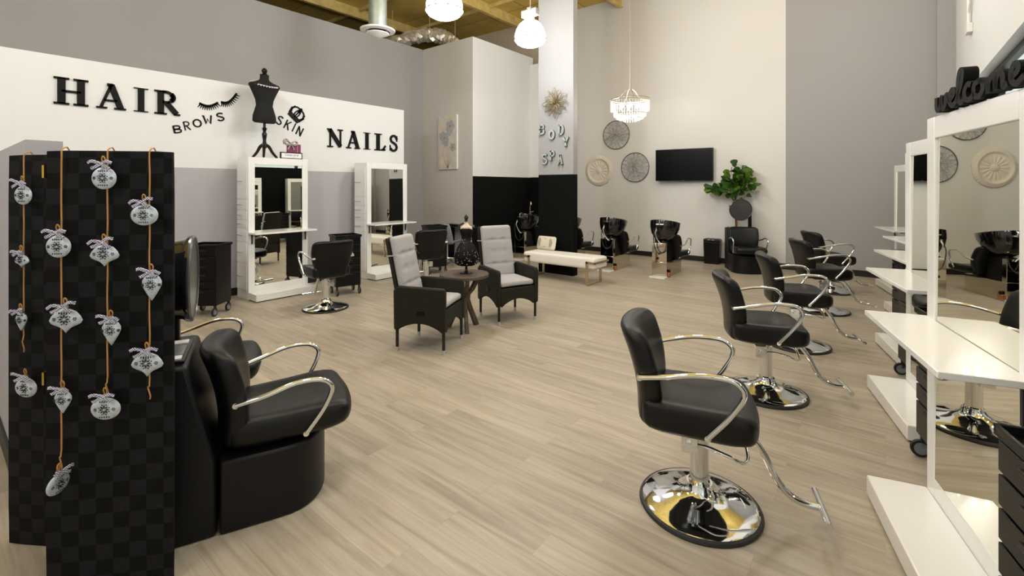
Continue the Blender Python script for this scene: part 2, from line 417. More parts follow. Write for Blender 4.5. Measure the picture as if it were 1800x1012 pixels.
def make_styling_chair():
    t = thing('styling_chair', '-', 'chair', group='black styling chairs')
    b = MB().lathe([(.0, .002), (.20, .006), (.270, .012), (.277, .022), (.262, .030), (.20, .043), (.14, .058), (.095, .076), (.07, .10), (.062, .125), (.0, .125)], 56).build('base', CHROME, t, angle=50)
    MB().lathe([(.262, .0), (.290, .0), (.294, .008), (.290, .018), (.278, .022), (.268, .016)], 56).build('rubber_ring', RUB, b)
    c = MB(); c.lathe([(.0, .11), (.050, .11), (.052, .135), (.046, .142), (.044, .36), (.047, .37), (.047, .385), (.0, .385)], 28)
    c.lathe([(.0, .38), (.026, .38), (.026, .43), (.0, .43)], 20); c.build('column', CHROME, t)
    p = MB(); p.box(-.16, -.12, .425, .16, .12, .442); p.box(.05, -.04, .40, .2, .04, .427); p.build('seat_plate', BLACKP, t, bevel=.004)
    seat_cushion(.0, .437, .59).build('seat', LEATH, t, angle=60)
    back_cushion(-.245, .44, .93).build('backrest', LEATH, t, angle=60)
    add_arms(t, -.27, .71, .17, .765, .03, .475)
    f = MB(); f.tube([(.14, 0, .415), (.22, 0, .405), (.285, 0, .33), (.345, 0, .21), (.40, 0, .145), (.46, 0, .118), (.535, 0, .113)], .0165, 14)
    f.cyl((.535, -.135, .113), (.535, .135, .113), .0165, 16); f.build('footrest', CHROME, t)
    l = MB(); l.tube([(-.04, -.055, .335), (.04, -.10, .35), (.12, -.135, .345), (.195, -.115, .315), (.215, -.06, .33), (.19, -.02, .375), (.08, -.01, .39)], .0085, 10)
    l.box(-.085, -.085, .30, -.01, -.025, .385); l.cyl((-.05, -.10, .345), (-.05, -.02, .345), .014); l.build('pump_lever', CHROME, t, angle=40)
    return t
CH = make_styling_chair()
GCH = 'black styling chairs'
def placed(o, loc, rot, label): o.location = loc; o.rotation_euler = (0, 0, rot); o['label'] = label; return o
placed(CH, (-.742, 2.465, 0), R(18), 'black leather styling chair nearest the camera, its chrome disc base fully in view')
dup(CH, (-.736, 4.132, 0), R(22), 'black leather styling chair in the right row, second from the camera')
dup(CH, (-.70, 5.58, 0), R(22), 'black leather styling chair in the middle of the right row of five')
dup(CH, (-.63, 7.33, 0), R(27), 'black leather styling chair in the right row, fourth from the camera, before the grey wall')
dup(CH, (-.66, 8.75, 0), R(30), 'black leather styling chair at the far end of the right row by the grey wall')
dup(CH, (-5.84, 3.35, 0), R(170), 'black styling chair seen from behind before the left station with the mannequin on top')
dup(CH, (-5.98, 5.22, 0), R(158), 'black styling chair seen from behind, partly hidden by the left wicker armchair')

# ------------------------------------------------------------ mirror stations (front towards +X)
def make_station(Hh, label):
    t = thing('mirror_station', label, 'mirror station', group='white mirror stations')
    W, T, B = .44, .38, .12
    c = MB(); c.box(-T, -W, 0, -.035, W, Hh - .0); c.build('cabinet', GLOSSW, t, bevel=.004)
    f = MB(); f.box(-.035, -W, 0, 0, -W + .088, Hh); f.box(-.035, W - .088, 0, 0, W, Hh); f.box(-.035, -W + .088, Hh - .105, 0, W - .088, Hh); f.box(-.035, -W + .088, 0, 0, W - .088, .20)
    f.build('frame', GLOSSW, t, bevel=.004)
    m = MB().box(-.034, -W + .088, .200, -.020, W - .088, Hh - .105, lambda p: Vector((p.x if p.x < -.03 else -.002 - .010 * (p.z - .2) / (Hh - .31), p.y, p.z))).build('mirror', MIRROR, t, smooth=False)
    MB().box(.0, -W, .012, .25, W, .11).build('plinth', GLOSSW, t, bevel=.006)
    MB().box(-.36, -W + .02, 0, .235, W - .02, .012).build('kick_strip', RUB, t)
    s = MB().box(-.004, -W - .012, .945, .255, W + .012, .97).build('shelf', GLOSSW, t, bevel=.003)
    for y in (-W + .045, W - .045):
        b = MB(); b.box(.002, y - .008, .80, .012, y + .008, .945); b.box(.002, y - .008, .93, .16, y + .008, .945); b.build('shelf_bracket', DARKM, s)
    zs = [.13, .52, .82, 1.02, 1.14, 1.28, 1.44, Hh - .09]
    for i in range(7):
        z0, z1 = zs[i] + .006, zs[i + 1] - .006
        for sd in (-1,):
            d = MB().box(-T + .012, -W - .010, z0, -.045, -W, z1).build('drawer', GLOSSW, t, bevel=.002)
            zz = (z0 + z1) / 2; hdl = MB()
            hdl.cyl((-T + .05, -W - .035, zz), (-T + .24, -W - .035, zz), .006, 8)
            for xx in (-T + .07, -T + .22): hdl.cyl((xx, -W - .035, zz), (xx, -W - .008, zz), .004, 8)
            hdl.build('handle', CHROME, d)
    return t
ST_ROT = R(194.7)
def st_origin(cx, cy):       # from the far front corner of its plinth
    a, b = .25, -.44
    return (cx - (a * math.cos(ST_ROT) - b * math.sin(ST_ROT)), cy - (a * math.sin(ST_ROT) + b * math.cos(ST_ROT)), 0)
STR = make_station(1.96, 'white mirror station nearest on the right, carrying the black welcome sign')
S1 = st_origin(-.078, 3.089); placed(STR, S1, ST_ROT, STR['label'])
for (cx, cy, lb) in [(-.116, 4.74, 'white mirror station on the right, second from the camera'), (-.085, 6.16, 'white mirror station in the middle of the right row of five'),
                     (-.02, 7.93, 'white mirror station on the right, fourth from the camera, mostly hidden'), (-.13, 9.77, 'farthest white mirror station on the right, against the grey wall')]:
    dup(STR, st_origin(cx, cy), ST_ROT, lb)
STL = make_station(2.045, 'white mirror station against the left wall with the black mannequin on top')
placed(STL, (-7.10, 3.335, 0), 0, STL['label'])
dup(STL, (-7.10, 5.29, 0), 0, 'white mirror station against the left wall under the NAILS letters')

# ------------------------------------------------------------ rolling carts (drawers face +X)
def make_cart():
    t = thing('rolling_cart', '-', 'cart', group='black rolling drawer carts')
    MB().box(-.165, -.185, .13, .155, .185, .86).build('body', BLACKP, t, bevel=.006)
    c = MB(); c.box(-.18, -.195, .86, .175, .195, .868); c.box(-.18, -.195, .868, .175, -.183, .895); c.box(-.18, .183, .868, .175, .195, .895); c.box(-.18, -.183, .868, -.168, .183, .895); c.box(.163, -.183, .868, .175, .183, .895)
    c.build('top_tray', BLACKP, t, bevel=.003)
    z = .14
    for h in (.20, .10, .10, .10, .10, .10):
        d = MB().box(.155, -.178, z + .004, .17, .178, z + h - .004).build('drawer', BLACKP, t, bevel=.003)
        zz = z + h - .035
        MB().box(.168, -.06, zz - .008, .178, .06, zz + .008).build('handle', DARKM, d, bevel=.003)
        z += h + .003
    for sx in (-.14, .14):
        for sy in (-.165, .165):
            k = MB(); k.box(sx - .012, sy - .012, .06, sx + .012, sy + .012, .13)
            k.lathe([(.012, -.006), (.05, -.010), (.052, 0), (.05, .010), (.012, .006)], 24, (sx + .012, sy, .052), ax='y')
            k.mat(1).lathe([(.0, -.012), (.035, -.012), (.035, .012), (0, .012)], 20, (sx + .012, sy, .052), ax='y'); k.build('caster', [RUB, GREYP], t)
    return t
CT = make_cart()
placed(CT, (-6.78, 2.29, 0), R(-51.5), 'black drawer cart on casters by the left wall behind the dryer hood')
dup(CT, (-6.45, 4.02, 0), R(-14), 'black drawer cart on casters between the two left mirror stations')
dup(CT, (-6.66, 6.02, 0), R(-20), 'black drawer cart behind the second left styling chair')
dup(CT, (.355, 3.61, 0), R(194.7), 'black drawer cart squeezed behind the nearest right mirror station')
dup(CT, (.295, 5.13, 0), R(194.7), 'black drawer cart between the second and third right mirror stations')
dup(CT, (.478, 1.912, 0), R(194.7), 'black drawer cart in the bottom right corner of the photo')
dup(CT, (.27, 6.85, 0), R(194.7), 'black drawer cart between the third and fourth right mirror stations')

# ------------------------------------------------------------ dryer chairs (face +X)
def make_dryer_chair():
    t = thing('dryer_chair', '-', 'dryer chair', group='black hair dryer chairs')
    side = [(-.50, 0), (-.255, 0), (-.262, .34), (-.372, .81), (-.50, .81)]
    b = MB(); b.prism(side, -.27, .27); b.build('rear_cabinet', LEATH2, t, bevel=.018)
    k = MB(); k.mat(0).box(-.49, -.22, .81, -.385, .15, .822); k.mat(1).box(-.475, .05, .822, -.40, .11, .83); k.mat(1).box(-.475, -.20, .822, -.40, -.15, .83); k.mat(2).box(-.478, -.20, .8301, -.462, -.15, .8315); k.mat(3).box(-.475, -.13, .822, -.40, .03, .827)
    k.build('magazine_tray', [BLACKP, PAPER, PAPERR, GREYP], t, bevel=.002)
    n = 18; base = [(-.245, -.272)] + [(-.0 + .24 * math.sin(PI * i / n) ** .8, -.272 * math.cos(PI * i / n)) for i in range(n + 1)] + [(-.245, .272)]
    base = [(x, y) for x, y in base]
    MB().prism(base, 0, .338, 'xy').build('base', LEATH2, t, bevel=.012)
    def lift(p): p.z += .05 * (p.x - 0.05); return p
    s = seat_cushion(.07, .352, .50, hx=.30, hy=.275, r=.06)
    s.v = [lift(p) for p in s.v]; s.build('seat', LEATH, t, angle=60)
    back_cushion(-.210, .36, .838, hy=.27, lean=.20, th=.058, wrap=.075, taper=.12).build('backrest', LEATH, t, angle=60)
    add_arms(t, -.18, .59, .235, .655, .125, .385, w=.29)
    p = MB(); p.box(-.505, .165, .30, -.45, .225, 1.18); p.box(-.50, -.02, 1.13, -.46, .225, 1.18); p.build('hood_post', BLACKP, t, bevel=.008)
    h = MB(); h.lathe([(0, -.60 + .05), (.09, -.545), (.15, -.51), (.185, -.45), (.198, -.38), (.205, -.37), (.212, -.36), (.212, -.345), (.20, -.34), (.19, -.345), (.185, -.38)], 40, (-.03, 0, 1.165), ax='x')
    hd = h.build('hood', HOODM, t, angle=50)
    MB().lathe([(.0, -.47), (.10, -.465), (.16, -.43), (.186, -.375)], 40, (-.03, 0, 1.165), ax='x').build('inner_shell', HOODI, hd)
    MB().lathe([(.200, -.352), (.214, -.350), (.2145, -.342), (.205, -.335), (.198, -.342)], 44, (-.03, 0, 1.165), ax='x').build('rim', M('hood_rim', (.10, .105, .11), .25, .6), hd)
    return t
DR = make_dryer_chair()
O1 = cw(-1.27, 2.53); O2 = cw(-2.06, 3.08)
placed(DR, (*O1, 0), R(67), 'large black dryer chair with chrome arms just right of the folding screen')
dup(DR, (*O2, 0), R(67), 'black dryer chair mostly hidden behind the nearest dryer chair and screen')
dup(DR, (-2.056, 9.72, 0), R(-62), 'black dryer chair with round hood against the white back wall')

# ------------------------------------------------------------ shampoo units (client faces +X, bowl at the back)
def make_shampoo():
    t = thing('shampoo_unit', '-', 'shampoo chair', group='black shampoo basin chairs')
    p = MB(); p.box(-.38, -.135, 0, .38, .135, .27); p.box(-.38, -.135, .27, -.30, .135, .61); p.build('pedestal', M('mirror_steel', (.62, .58, .50), .05, 1) if 'mirror_steel' not in bpy.data.materials else bpy.data.materials['mirror_steel'], t, bevel=.004)
    q = MB(); q.box(-.30, -.11, .27, .0, .11, .62); q.box(-.39, -.02, .40, -.378, .02, .44); q.lathe([(0, -.012), (.022, -.012), (.022, 0), (0, 0)], 16, (-.38, .03, .33), ax='x'); q.build('plumbing_cover', BLACKP, t, bevel=.01)
    # bowl: egg shaped shell leaning to the client
    vs = []; fs = []; n = 36
    prof = [(.0, .0, .0), (.42, .0, .0), (.66, .05, .1), (.86, .13, .3), (.97, .22, .6), (1.0, .31, .85), (1.0, .325, .95), (.94, .32, 1), (.86, .25, 1), (.6, .13, 1), (.0, .10, 1)]
    for (r, z, k) in prof:
        for i in range(n):
            a = 2 * PI * i / n; x = math.cos(a) * r * .30 * (1 + .12 * math.cos(a)); y = math.sin(a) * r * .265
            vs.append((x - .17 + z * .25, y, .64 + z - .06 * z / .32 * (math.cos(a) * r)))
    for j in range(len(prof) - 1):
        for i in range(n):
            i2 = (i + 1) % n; fs.append((j * n + i, j * n + i2, (j + 1) * n + i2, (j + 1) * n + i))
    bw = MB().add(vs, fs); bw.lathe([(0, .55), (.08, .55), (.09, .65), (0, .65)], 20, (-.17, 0, 0)); bowl = bw.build('basin', BLACKG, t, angle=50)
    f = MB(); f.tube([(-.36, .0, .93), (-.37, .0, 1.0), (-.31, 0, 1.02), (-.27, 0, .99)], .012, 10); f.cyl((-.36, -.07, .94), (-.36, .07, .94), .01); f.build('faucet', CHROME, bowl)
    h = MB(); h.mat(0).tube([(-.40, .04, .86), (-.43, .05, .78), (-.40, .02, .66), (-.40, -.05, .58)], .008, 8)
    h.mat(1).tube([(-.40, .06, .86), (-.45, .08, .70), (-.44, .04, .48), (-.44, -.05, .43), (-.42, -.12, .50), (-.38, -.13, .62)], .008, 8)
    h.mat(2).lathe([(0, .82), (.016, .82), (.016, .88), (0, .88)], 12, (-.40, .05, 0)); h.build('hose', [SILV, RUB, BRASS], t)
    v = MB(); v.mat(0).box(-.34, -.165, .02, -.26, -.135, .09); v.mat(1).lathe([(0, .09), (.02, .09), (.025, .13), (0, .14)], 12, (-.30, -.15, 0)); v.build('drain_valve', [COPP, BLACKP], t, bevel=.004)
    MB().box(-.56, -.16, .0, -.385, .12, .02).build('foot_plate', GLOSSW, t, bevel=.004)
    back_cushion(.14, .27, .75, hy=.25, lean=.42, th=.06, wrap=.05, taper=.3).build('backrest', LEATH, t, angle=60)
    seat_cushion(.36, .30, .42, hx=.26, hy=.25).build('seat', LEATH, t, angle=60)
    MB().box(.05, -.08, .265, .3, .08, .31).build('seat_bracket', BLACKP, t)
    add_arms(t, .06, .53, .50, .64, .44, .36, w=.27)
    return t
SH = make_shampoo()
placed(SH, (-3.18, 8.63, 0), R(90), 'black shampoo basin chair farthest right, its mirrored pedestal in full view')
dup(SH, (-4.235, 8.66, 0), R(90), 'black shampoo basin chair just right of the white bench end')
dup(SH, (-5.30, 8.70, 0), R(90), 'black shampoo chair mostly hidden behind the black and grey wall fin')
dup(SH, (-6.42, 8.72, 0), R(90), 'black shampoo basin chair left of the wall fin, before the black wall')

# ------------------------------------------------------------ wicker armchairs (face +X)
def make_wicker():
    t = thing('wicker_armchair', '-', 'armchair', group='wicker armchairs')
    def arch(a, b, z0, z1, k=10): return [(a + (b - a) * i / k, z0 + (z1 - z0) * math.sin(PI * i / k) ** .8) for i in range(k + 1)]
    side = [(-.27, .22)] + arch(-.24, .245, .20, .285) + [(.27, .22), (.275, .60), (.255, .635), (-.22, .645), (-.275, .60)]
    for s in (-1, 1):
        y0, y1 = (s * .235, s * .285) if s > 0 else (s * .285, s * .235)
        o = MB().prism(side, y0, y1).build('arm_panel', WICK, t, bevel=.015)
    MB().box(-.02, -.292, .36, .06, -.284, .42).build('recline_lever', BLACKP, t, bevel=.004)
    fr = [(-.235, .22)] + arch(-.22, .22, .20, .285) + [(.235, .22), (.235, .42), (-.235, .42)]
    MB().prism(fr, .235, .265, 'yz').build('front_panel', WICK, t, bevel=.008)
    MB().box(-.27, -.235, .24, -.23, .235, .42).build('rear_panel', WICK, t, bevel=.01)
    MB().box(-.23, -.235, .385, .24, .235, .42).build('seat_deck', WICK, t)
    def lean(p): p.x -= .21 * (p.z - .42); return p
    MB().soft((-.235, 0, .76), (.02, .235, .345), .018, (3, 6, 10), lean).build('back_panel', WICK, t)
    for sx in (-.245, .245):
        for sy in (-.25, .25):
            l = MB().lathe([(0, .0), (.015, .0), (.017, .30), (0, .30)], 14, (sx, sy, 0)).build('leg', FRAMEM, t)
            MB().lathe([(0, 0), (.0175, 0), (.0185, .04), (0, .04)], 14, (sx, sy, 0)).build('foot_cap', SILV, l)
    MB().soft((.0, 0, .462), (.26, .228, .034), .03, (12, 12, 5), lambda p: Vector((p.x, p.y, p.z + .006 * (1 - (p.y / .228) ** 2)))).build('seat_cushion', FABR, t, angle=70)
    def tuft(p):
        zz = p.z; v = p.y
        if p.x > -.19:
            cr = 0
            for z in (.64, .79, .94):
                cr += math.exp(-((zz - z) / .012) ** 2)
                for y in (-.08, .08): p.x -= .018 * math.exp(-((zz - z) ** 2 + (v - y) ** 2) / .022 ** 2)
            p.x -= .012 * cr * (1 - (v / .25) ** 4)
        p.x -= .21 * (zz - .42)
        return p
    MB().soft((-.185, 0, .80), (.036, .215, .315), .034, (4, 22, 44), tuft).build('back_cushion', FABR, t, angle=80)
    MB().tube([(-.28, -.212, .93), (-.31, -.236, .93), (-.375, -.236, .925)], .006, 8, flat=.5).build('cushion_tie', FABR, t)
    return t
WK = make_wicker()
placed(WK, (-3.665, 3.26, 0), R(24.8), 'dark wicker armchair with grey cushions, nearer one left of the round table')
dup(WK, (-3.675, 4.53, 0), R(-21.8), 'dark wicker armchair with grey cushions right of the round table')

# ------------------------------------------------------------ round table and dress form on it
TC = cw(-.546, 5.37)
t = thing('round_side_table', 'round dark rustic wooden table on curved legs between the wicker armchairs', 'table', (*TC, 0), YAW)
MB().lathe([(0, .590), (.270, .590), (.280, .597), (.280, .624), (.274, .630), (0, .630)], 48).build('tabletop', WOODT, t)
for a in (50, 165, 285):
    mb = MB(); out = []; inn = []
    prof = [(.215, .592), (.195, .52), (.135, .44), (.06, .39), (.05, .32), (.09, .22), (.145, .11), (.195, .0)]
    pts = [Vector((r, 0, z)) for r, z in prof]
    vs = []; fs = []
    for i, p in enumerate(pts):
        T = (pts[min(i + 1, 7)] - pts[max(i - 1, 0)]).normalized(); N = Vector((T.z, 0, -T.x)) * .026
        if i in (0, 7): N = Vector((-.03, 0, 0))
        for q in (p + N, p - N):
            for sy in (-.021, .021): vs.append((q.x, sy, q.z))
    for i in range(7):
        a0, b0 = i * 4, i * 4 + 4
        fs += [(a0, a0 + 1, b0 + 1, b0), (a0 + 2, b0 + 2, b0 + 3, a0 + 3), (a0, b0, b0 + 2, a0 + 2), (a0 + 1, a0 + 3, b0 + 3, b0 + 1)]
    fs += [(0, 2, 3, 1), (28, 29, 31, 30)]
    rot = Matrix.Rotation(R(a), 3, 'Z')
    mb.add(vs, fs, lambda p: rot @ p).build('leg', WOODT, t, bevel=.004, angle=60)
t2 = thing('dress_form', 'small jewellery dress form with cream bust and black sequin skirt on the round table', 'dress form', (TC[0] + .012, TC[1] + .02, .630), R(-52))
MB().lathe([(0, 0), (.072, 0), (.072, .008), (.03, .014), (.015, .03), (.012, .05), (.02, .055), (.012, .065), (.012, .20), (0, .20)], 28).build('stand', BLACKP, t2)
def bust(p): p.x *= .62; return p
MB().lathe([(.0, .37), (.055, .37), (.048, .41), (.06, .46), (.072, .495), (.066, .53), (.03, .552), (.02, .575), (.02, .60), (0, .60)], 28, fn=bust).build('bust', CREAM, t2)
MB().lathe([(0, .59), (.024, .592), (.014, .608), (.026, .63), (.02, .65), (.008, .665), (0, .675)], 20).build('finial', BLACKP, t2)
mb = MB(); n = 48; vs = []; fs = []
for j, (r, z) in enumerate([(.062, .515), (.076, .49), (.062, .44), (.05, .405), (.058, .37), (.10, .30), (.132, .20), (.128, .12), (.085, .09)]):
    for i in range(n):
        a = 2 * PI * i / n; rr = r * (1 + (.07 * math.sin(a * 9) if j > 4 else 0)); vs.append((rr * math.cos(a) * (.72 if j < 4 else .9), rr * math.sin(a), z))
for j in range(8):
    for i in range(n): fs.append((j * n + i, j * n + (i + 1) % n, (j + 1) * n + (i + 1) % n, (j + 1) * n + i))
dr = mb.add(vs, fs).build('dress', SEQ, t2, angle=80)
random.seed(4); mb = MB()
for _ in range(150):
    a = random.uniform(0, 2 * PI); z = random.uniform(.11, .40); k = sstep((.38 - z) / .2); r = (.058 + .078 * k) * (1.03) if z > .12 else .13
    p = Vector((r * .92 * math.cos(a), r * math.sin(a), z)); s_ = .0042
    mb.box(p.x - s_, p.y - s_, p.z - s_, p.x + s_, p.y + s_, p.z + s_)
o = mb.build('sequins', SEQS, dr, smooth=False); o['kind'] = 'stuff'
MB().tube([(.03, -.072, .50), (.0, -.082, .53), (-.02, -.066, .555), (0, -.03, .57)], .008, 8).build('strap', BLACKP, dr)

# ------------------------------------------------------------ bench and pillow
t = thing('bench', 'long white upholstered bench on champagne metal legs before the black wall fin', 'bench', (-4.405, 7.0, 0), R(0))
MB().soft((0, 0, .362), (.725, .225, .092), .035, (26, 10, 6)).build('seat', WHL, t, angle=60)
for sx in (-1, 1):
    l = MB(); x = sx * .59
    l.box(x - .022, -.25, 0, x + .022, .235, .022); l.box(x - .022, -.25, .022, x + .022, -.232, .395); l.box(x - .022, .217, .022, x + .022, .235, .30)
    xe = sx * .745
    l.box(min(x - sx * .022, xe), -.25, .36, max(x - sx * .022, xe), -.232, .395); l.box(min(xe, xe - sx * .016), -.25, .36, max(xe, xe - sx * .016), .235, .395)
    l.build('leg_frame', GOLD, t, bevel=.002)
def pil(p):
    e = 1 - .75 * max(abs(p.x) / .20, abs(p.z) / .13) ** 3; p.y *= max(.12, e); k = 1 - .07 * (1 - min(1, abs(p.x) / .2) ** 2) * 0; return p
t = thing('throw_pillow', 'small ivory pillow with three sage leaf prints leaning on the bench', 'pillow', (-4.90, 7.185, .580), R(-6)); t.rotation_euler = (R(-14), 0, R(-4))
MB().soft((0, 0, 0), (.215, .06, .125), .05, (18, 6, 12), pil).build('pillow_cover', PILLM, t, angle=80)
mb = MB()
for x in (-.12, 0, .12):
    poly = [(x + .042 * math.sin(PI * k / 10) * (1 if True else 1), -.085 + .17 * k / 10) for k in range(11)] + [(x - .042 * math.sin(PI * k / 10), -.085 + .17 * k / 10) for k in range(9, 0, -1)]
    mb.prism(poly, -.0545, -.05)
mb.build('leaf_print', LEAFP, t, smooth=False)

# ------------------------------------------------------------ manicure desk, grey chair, basin counter
t = thing('manicure_desk', 'black manicure desk with green glass top against the beige wall', 'desk', (-7.42, 7.38, 0))
n = 24; poly = [(-.62, .2), (-.62, -.12)] + [(-.62 + 1.24 * i / n, -.12 - .10 * math.sin(PI * i / n)) for i in range(1, n)] + [(.62, -.12), (.62, .2)]
MB().prism(poly, .748, .76, 'xy').build('glass_top', GGLASS, t, bevel=.002)
for x0, x1 in ((-.6, -.28), (.27, .60)):
    c = MB().box(x0, -.15, .0, x1, .19, .746).build('cabinet', BLACKP, t, bevel=.006)
    for k in range(4): MB().box(x0 + .015, -.162, .05 + k * .17, x1 - .015, -.15, .205 + k * .17).build('drawer', BLACKP, c, bevel=.003)
tag(MB().soft((0, 0, 0), (.18, .06, .02), .018, (8, 6, 4)).build('hand_rest', BLACKP, loc=(-7.50, 7.30, .781)), 'flat dark manicure arm rest lying on the glass desk top', 'hand rest')
tag(MB().lathe([(0, 0), (.05, 0), (.055, .025), (.04, .03), (0, .03)], 20).build('nail_dish', SILV, loc=(-7.0, 7.42, .761)), 'small silver dish on the right of the glass manicure desk', 'dish')
t = thing('office_chair', 'grey plastic shell chair on chrome caster legs before the manicure desk', 'chair', (-7.05, 6.72, 0), R(110))
def shell(p):
    if p.z > .02: p.x -= .12 * (p.z) ** 1.0 * 1.2
    return p
mb = MB(); mb.soft((0, 0, .47), (.21, .22, .022), .02, (10, 10, 4), lambda p: Vector((p.x, p.y, p.z + .04 * (p.y / .22) ** 2)))
mb.soft((-.21, 0, .67), (.02, .215, .21), .019, (4, 12, 10), lambda p: Vector((p.x + .07 * (p.y / .215) ** 2 - .22 * (p.z - .47), p.y * (1 - .25 * ((p.z - .47) / .4) ** 2), p.z)))
mb.build('shell', GREYP, t, angle=60)
mb = MB(); mb.cyl((0, 0, .12), (0, 0, .45), .025)
for k in range(5):
    a = 2 * PI * k / 5 + .3; x, y = math.cos(a), math.sin(a)
    mb.tube([(0, 0, .16), (x * .15, y * .15, .14), (x * .27, y * .27, .075)], .014, 8)
mb.build('swivel_base', CHROME, t)
for k in range(5):
    a = 2 * PI * k / 5 + .3; MB().lathe([(0, -.018), (.028, -.018), (.03, 0), (.028, .018), (0, .018)], 16, (.27 * math.cos(a), .27 * math.sin(a), .03), ax='y').build('caster', CHROME, t)
t = thing('basin_counter', 'black counter with a gooseneck tap beyond the black wall end', 'counter', (-6.98, 9.50, 0))
MB().box(-.165, -.24, 0, .13, .24, .90).build('cabinet', BLACKW, t, bevel=.004)
MB().box(-.165, -.245, .90, .14, .245, .925).build('countertop', BLACKP, t, bevel=.003)
mb = MB(); mb.cyl((.0, .0, .925), (0, 0, .94), .05); mb.tube([(0, 0, .93), (0, 0, 1.14), (.02, -.02, 1.23), (.07, -.06, 1.24), (.09, -.08, 1.17)], .013, 10); mb.cyl((0, .03, .98), (.05, .08, 1.0), .009)
mb.build('tap', GOLD, t)

# ------------------------------------------------------------ waste bin, plant
t = thing('waste_bin', 'black waste bin standing against the white wall left of the far dryer chair', 'bin', (-2.86, 10.40, 0), R(4))
MB().prism([(-.145, 0), (.145, 0), (.16, .46), (-.16, .46)], -.11, .11).build('body', BLACKP, t, bevel=.012)
MB().soft((0, 0, .485), (.165, .117, .04), .03, (8, 6, 5)).build('lid', BLACKP, t)
mb = MB(); mb.box(-.07, -.121, .50, -.02, -.116, .512); mb.box(0, -.121, .50, .06, -.116, .512); mb.build('label_plate', SILV, t)
t = thing('fiddle_leaf_fig', 'leafy green fiddle leaf fig rising behind the far dryer chair', 'potted plant', (-2.42, 10.42, 0))
MB().lathe([(0, 0), (.08, 0), (.10, .22), (.095, .23), (.09, .21), (0, .20)], 24).build('pot', BLACKP, t)
mb = MB(); mb.mat(0).tube([(0, 0, .2), (.02, 0, .7), (.0, 0, 1.25), (.03, 0, 1.6), (.08, -.05, 1.85)], .014, 8); mb.tube([(0, 0, 1.3), (-.15, -.03, 1.5), (-.38, -.05, 1.62)], .009, 8)
mb.tube([(0.02, 0, 1.4), (.12, .0, 1.65), (.2, 0, 1.85)], .009, 8); mb.mat(1).cyl((.035, -.02, .2), (.045, -.02, 1.15), .013); mb.build('trunk', [TRUNKM, ORANGE], t)
random.seed(11); mb = MB()
def leaf(mb, p, d, L, W, mi):
    d = Vector(d).normalized(); up = Vector((random.uniform(-.5, .5), random.uniform(-1, -.2), random.uniform(-.2, 1))); s_ = d.cross(up).normalized(); nrm = s_.cross(d)
    prof = [(0, .03), (.12, .16), (.3, .30), (.45, .30), (.6, .42), (.8, .50), (.93, .36), (1, .05)]
    vs = []; fs = []
    for i, (a, ww) in enumerate(prof):
        c = Vector(p) + d * a * L - nrm * (.18 * L * a * a)
        for k in (-1, 0, 1): vs.append(c + s_ * k * ww * W + nrm * (.03 * L * abs(k)))
    for i in range(len(prof) - 1):
        for k in (0, 1): a = i * 3 + k; fs.append((a, a + 1, a + 4, a + 3))
    nv = len(vs); vs += [v - nrm * .0015 for v in vs]; fs += [tuple(x + nv for x in f[::-1]) for f in fs]
    mb.mat(mi).add(vs, fs)
for _ in range(120):
    k = random.random()
    if k < .72: c = Vector((random.gauss(.06, .13), random.uniform(-.16, .04), random.gauss(1.66, .12)))
    elif k < .9: c = Vector((random.uniform(-.42, -.1), random.uniform(-.12, .02), random.uniform(1.50, 1.64)))
    else: c = Vector((random.uniform(.1, .25), random.uniform(-.1, .02), random.uniform(1.74, 1.86)))
    d = (c - Vector((.03, .08, 1.55))) + Vector((random.gauss(0, .08), random.uniform(-.18, 0), random.gauss(.03, .1)))
    leaf(mb, c, d, random.uniform(.13, .21), random.uniform(.11, .16), 1 if random.random() < .22 else 0)
mb.build('foliage', [LEAFM, LEAFL], t, angle=80)

# ------------------------------------------------------------ television and wall decor (back wall, y = YB)
t = thing('television', 'black flat television on the white back wall', 'television', (-3.47, YB - .13, 2.10), R(4))
MB().box(-.612, -.02, -.352, .612, .03, .352).build('housing', BLACKP, t, bevel=.006)
MB().box(-.598, -.0225, -.335, .598, -.018, .338).build('screen', SCREENB, t, smooth=False)
MB().box(-.15, .03, -.12, .15, .085, .12).build('wall_mount', DARKM, t)
mb = MB(); mb.box(-.02, -.024, -.350, .02, -.021, -.345); mb.build('indicator', SILV, t)
def wire_disc(px, py, r, seed, label):
    x, z = on_y(px, py, YB - .03)
    t = thing('wire_wall_basket', label, 'wall decor', (x, YB - .03, z), 0, 'round wire wall baskets')
    mb = MB(); mb.tube([(r * math.cos(2 * PI * k / 40), 0, r * math.sin(2 * PI * k / 40)) for k in range(40)], .009, 8, smooth=0, closed=True); mb.build('rim', WIRE, t)
    random.seed(seed); mb = MB(); n = 20
    for k in range(n):
        for st in (random.choice((6, 7)), random.choice((8, 9)), 10):
            a, b = 2 * PI * k / n, 2 * PI * (k + st) / n + random.uniform(-.2, .2)
            p, q = Vector((r * math.cos(a), 0, r * math.sin(a))), Vector((r * math.cos(b), 0, r * math.sin(b)))
            m = (p + q) / 2; d = 1 - (m.length / r) ** 2
            mb.tube([p, m + Vector((random.uniform(-.01, .01), -.045 * d - .004, 0)), q], .0017, 4, smooth=3)
    mb.build('wire_mesh', WIREL, t, smooth=False)
wire_disc(1083, 237, .345, 1, 'upper round wire wall basket beneath the chandelier')
wire_disc(1116, 294, .345, 2, 'lower round wire wall basket beside the television')
x, z = on_y(1053, 300, YB - .01)
t = thing('plaster_medallion', 'cream plaster ceiling rose with scalloped rim hung on the back wall', 'wall decor', (x, YB - .005, z))
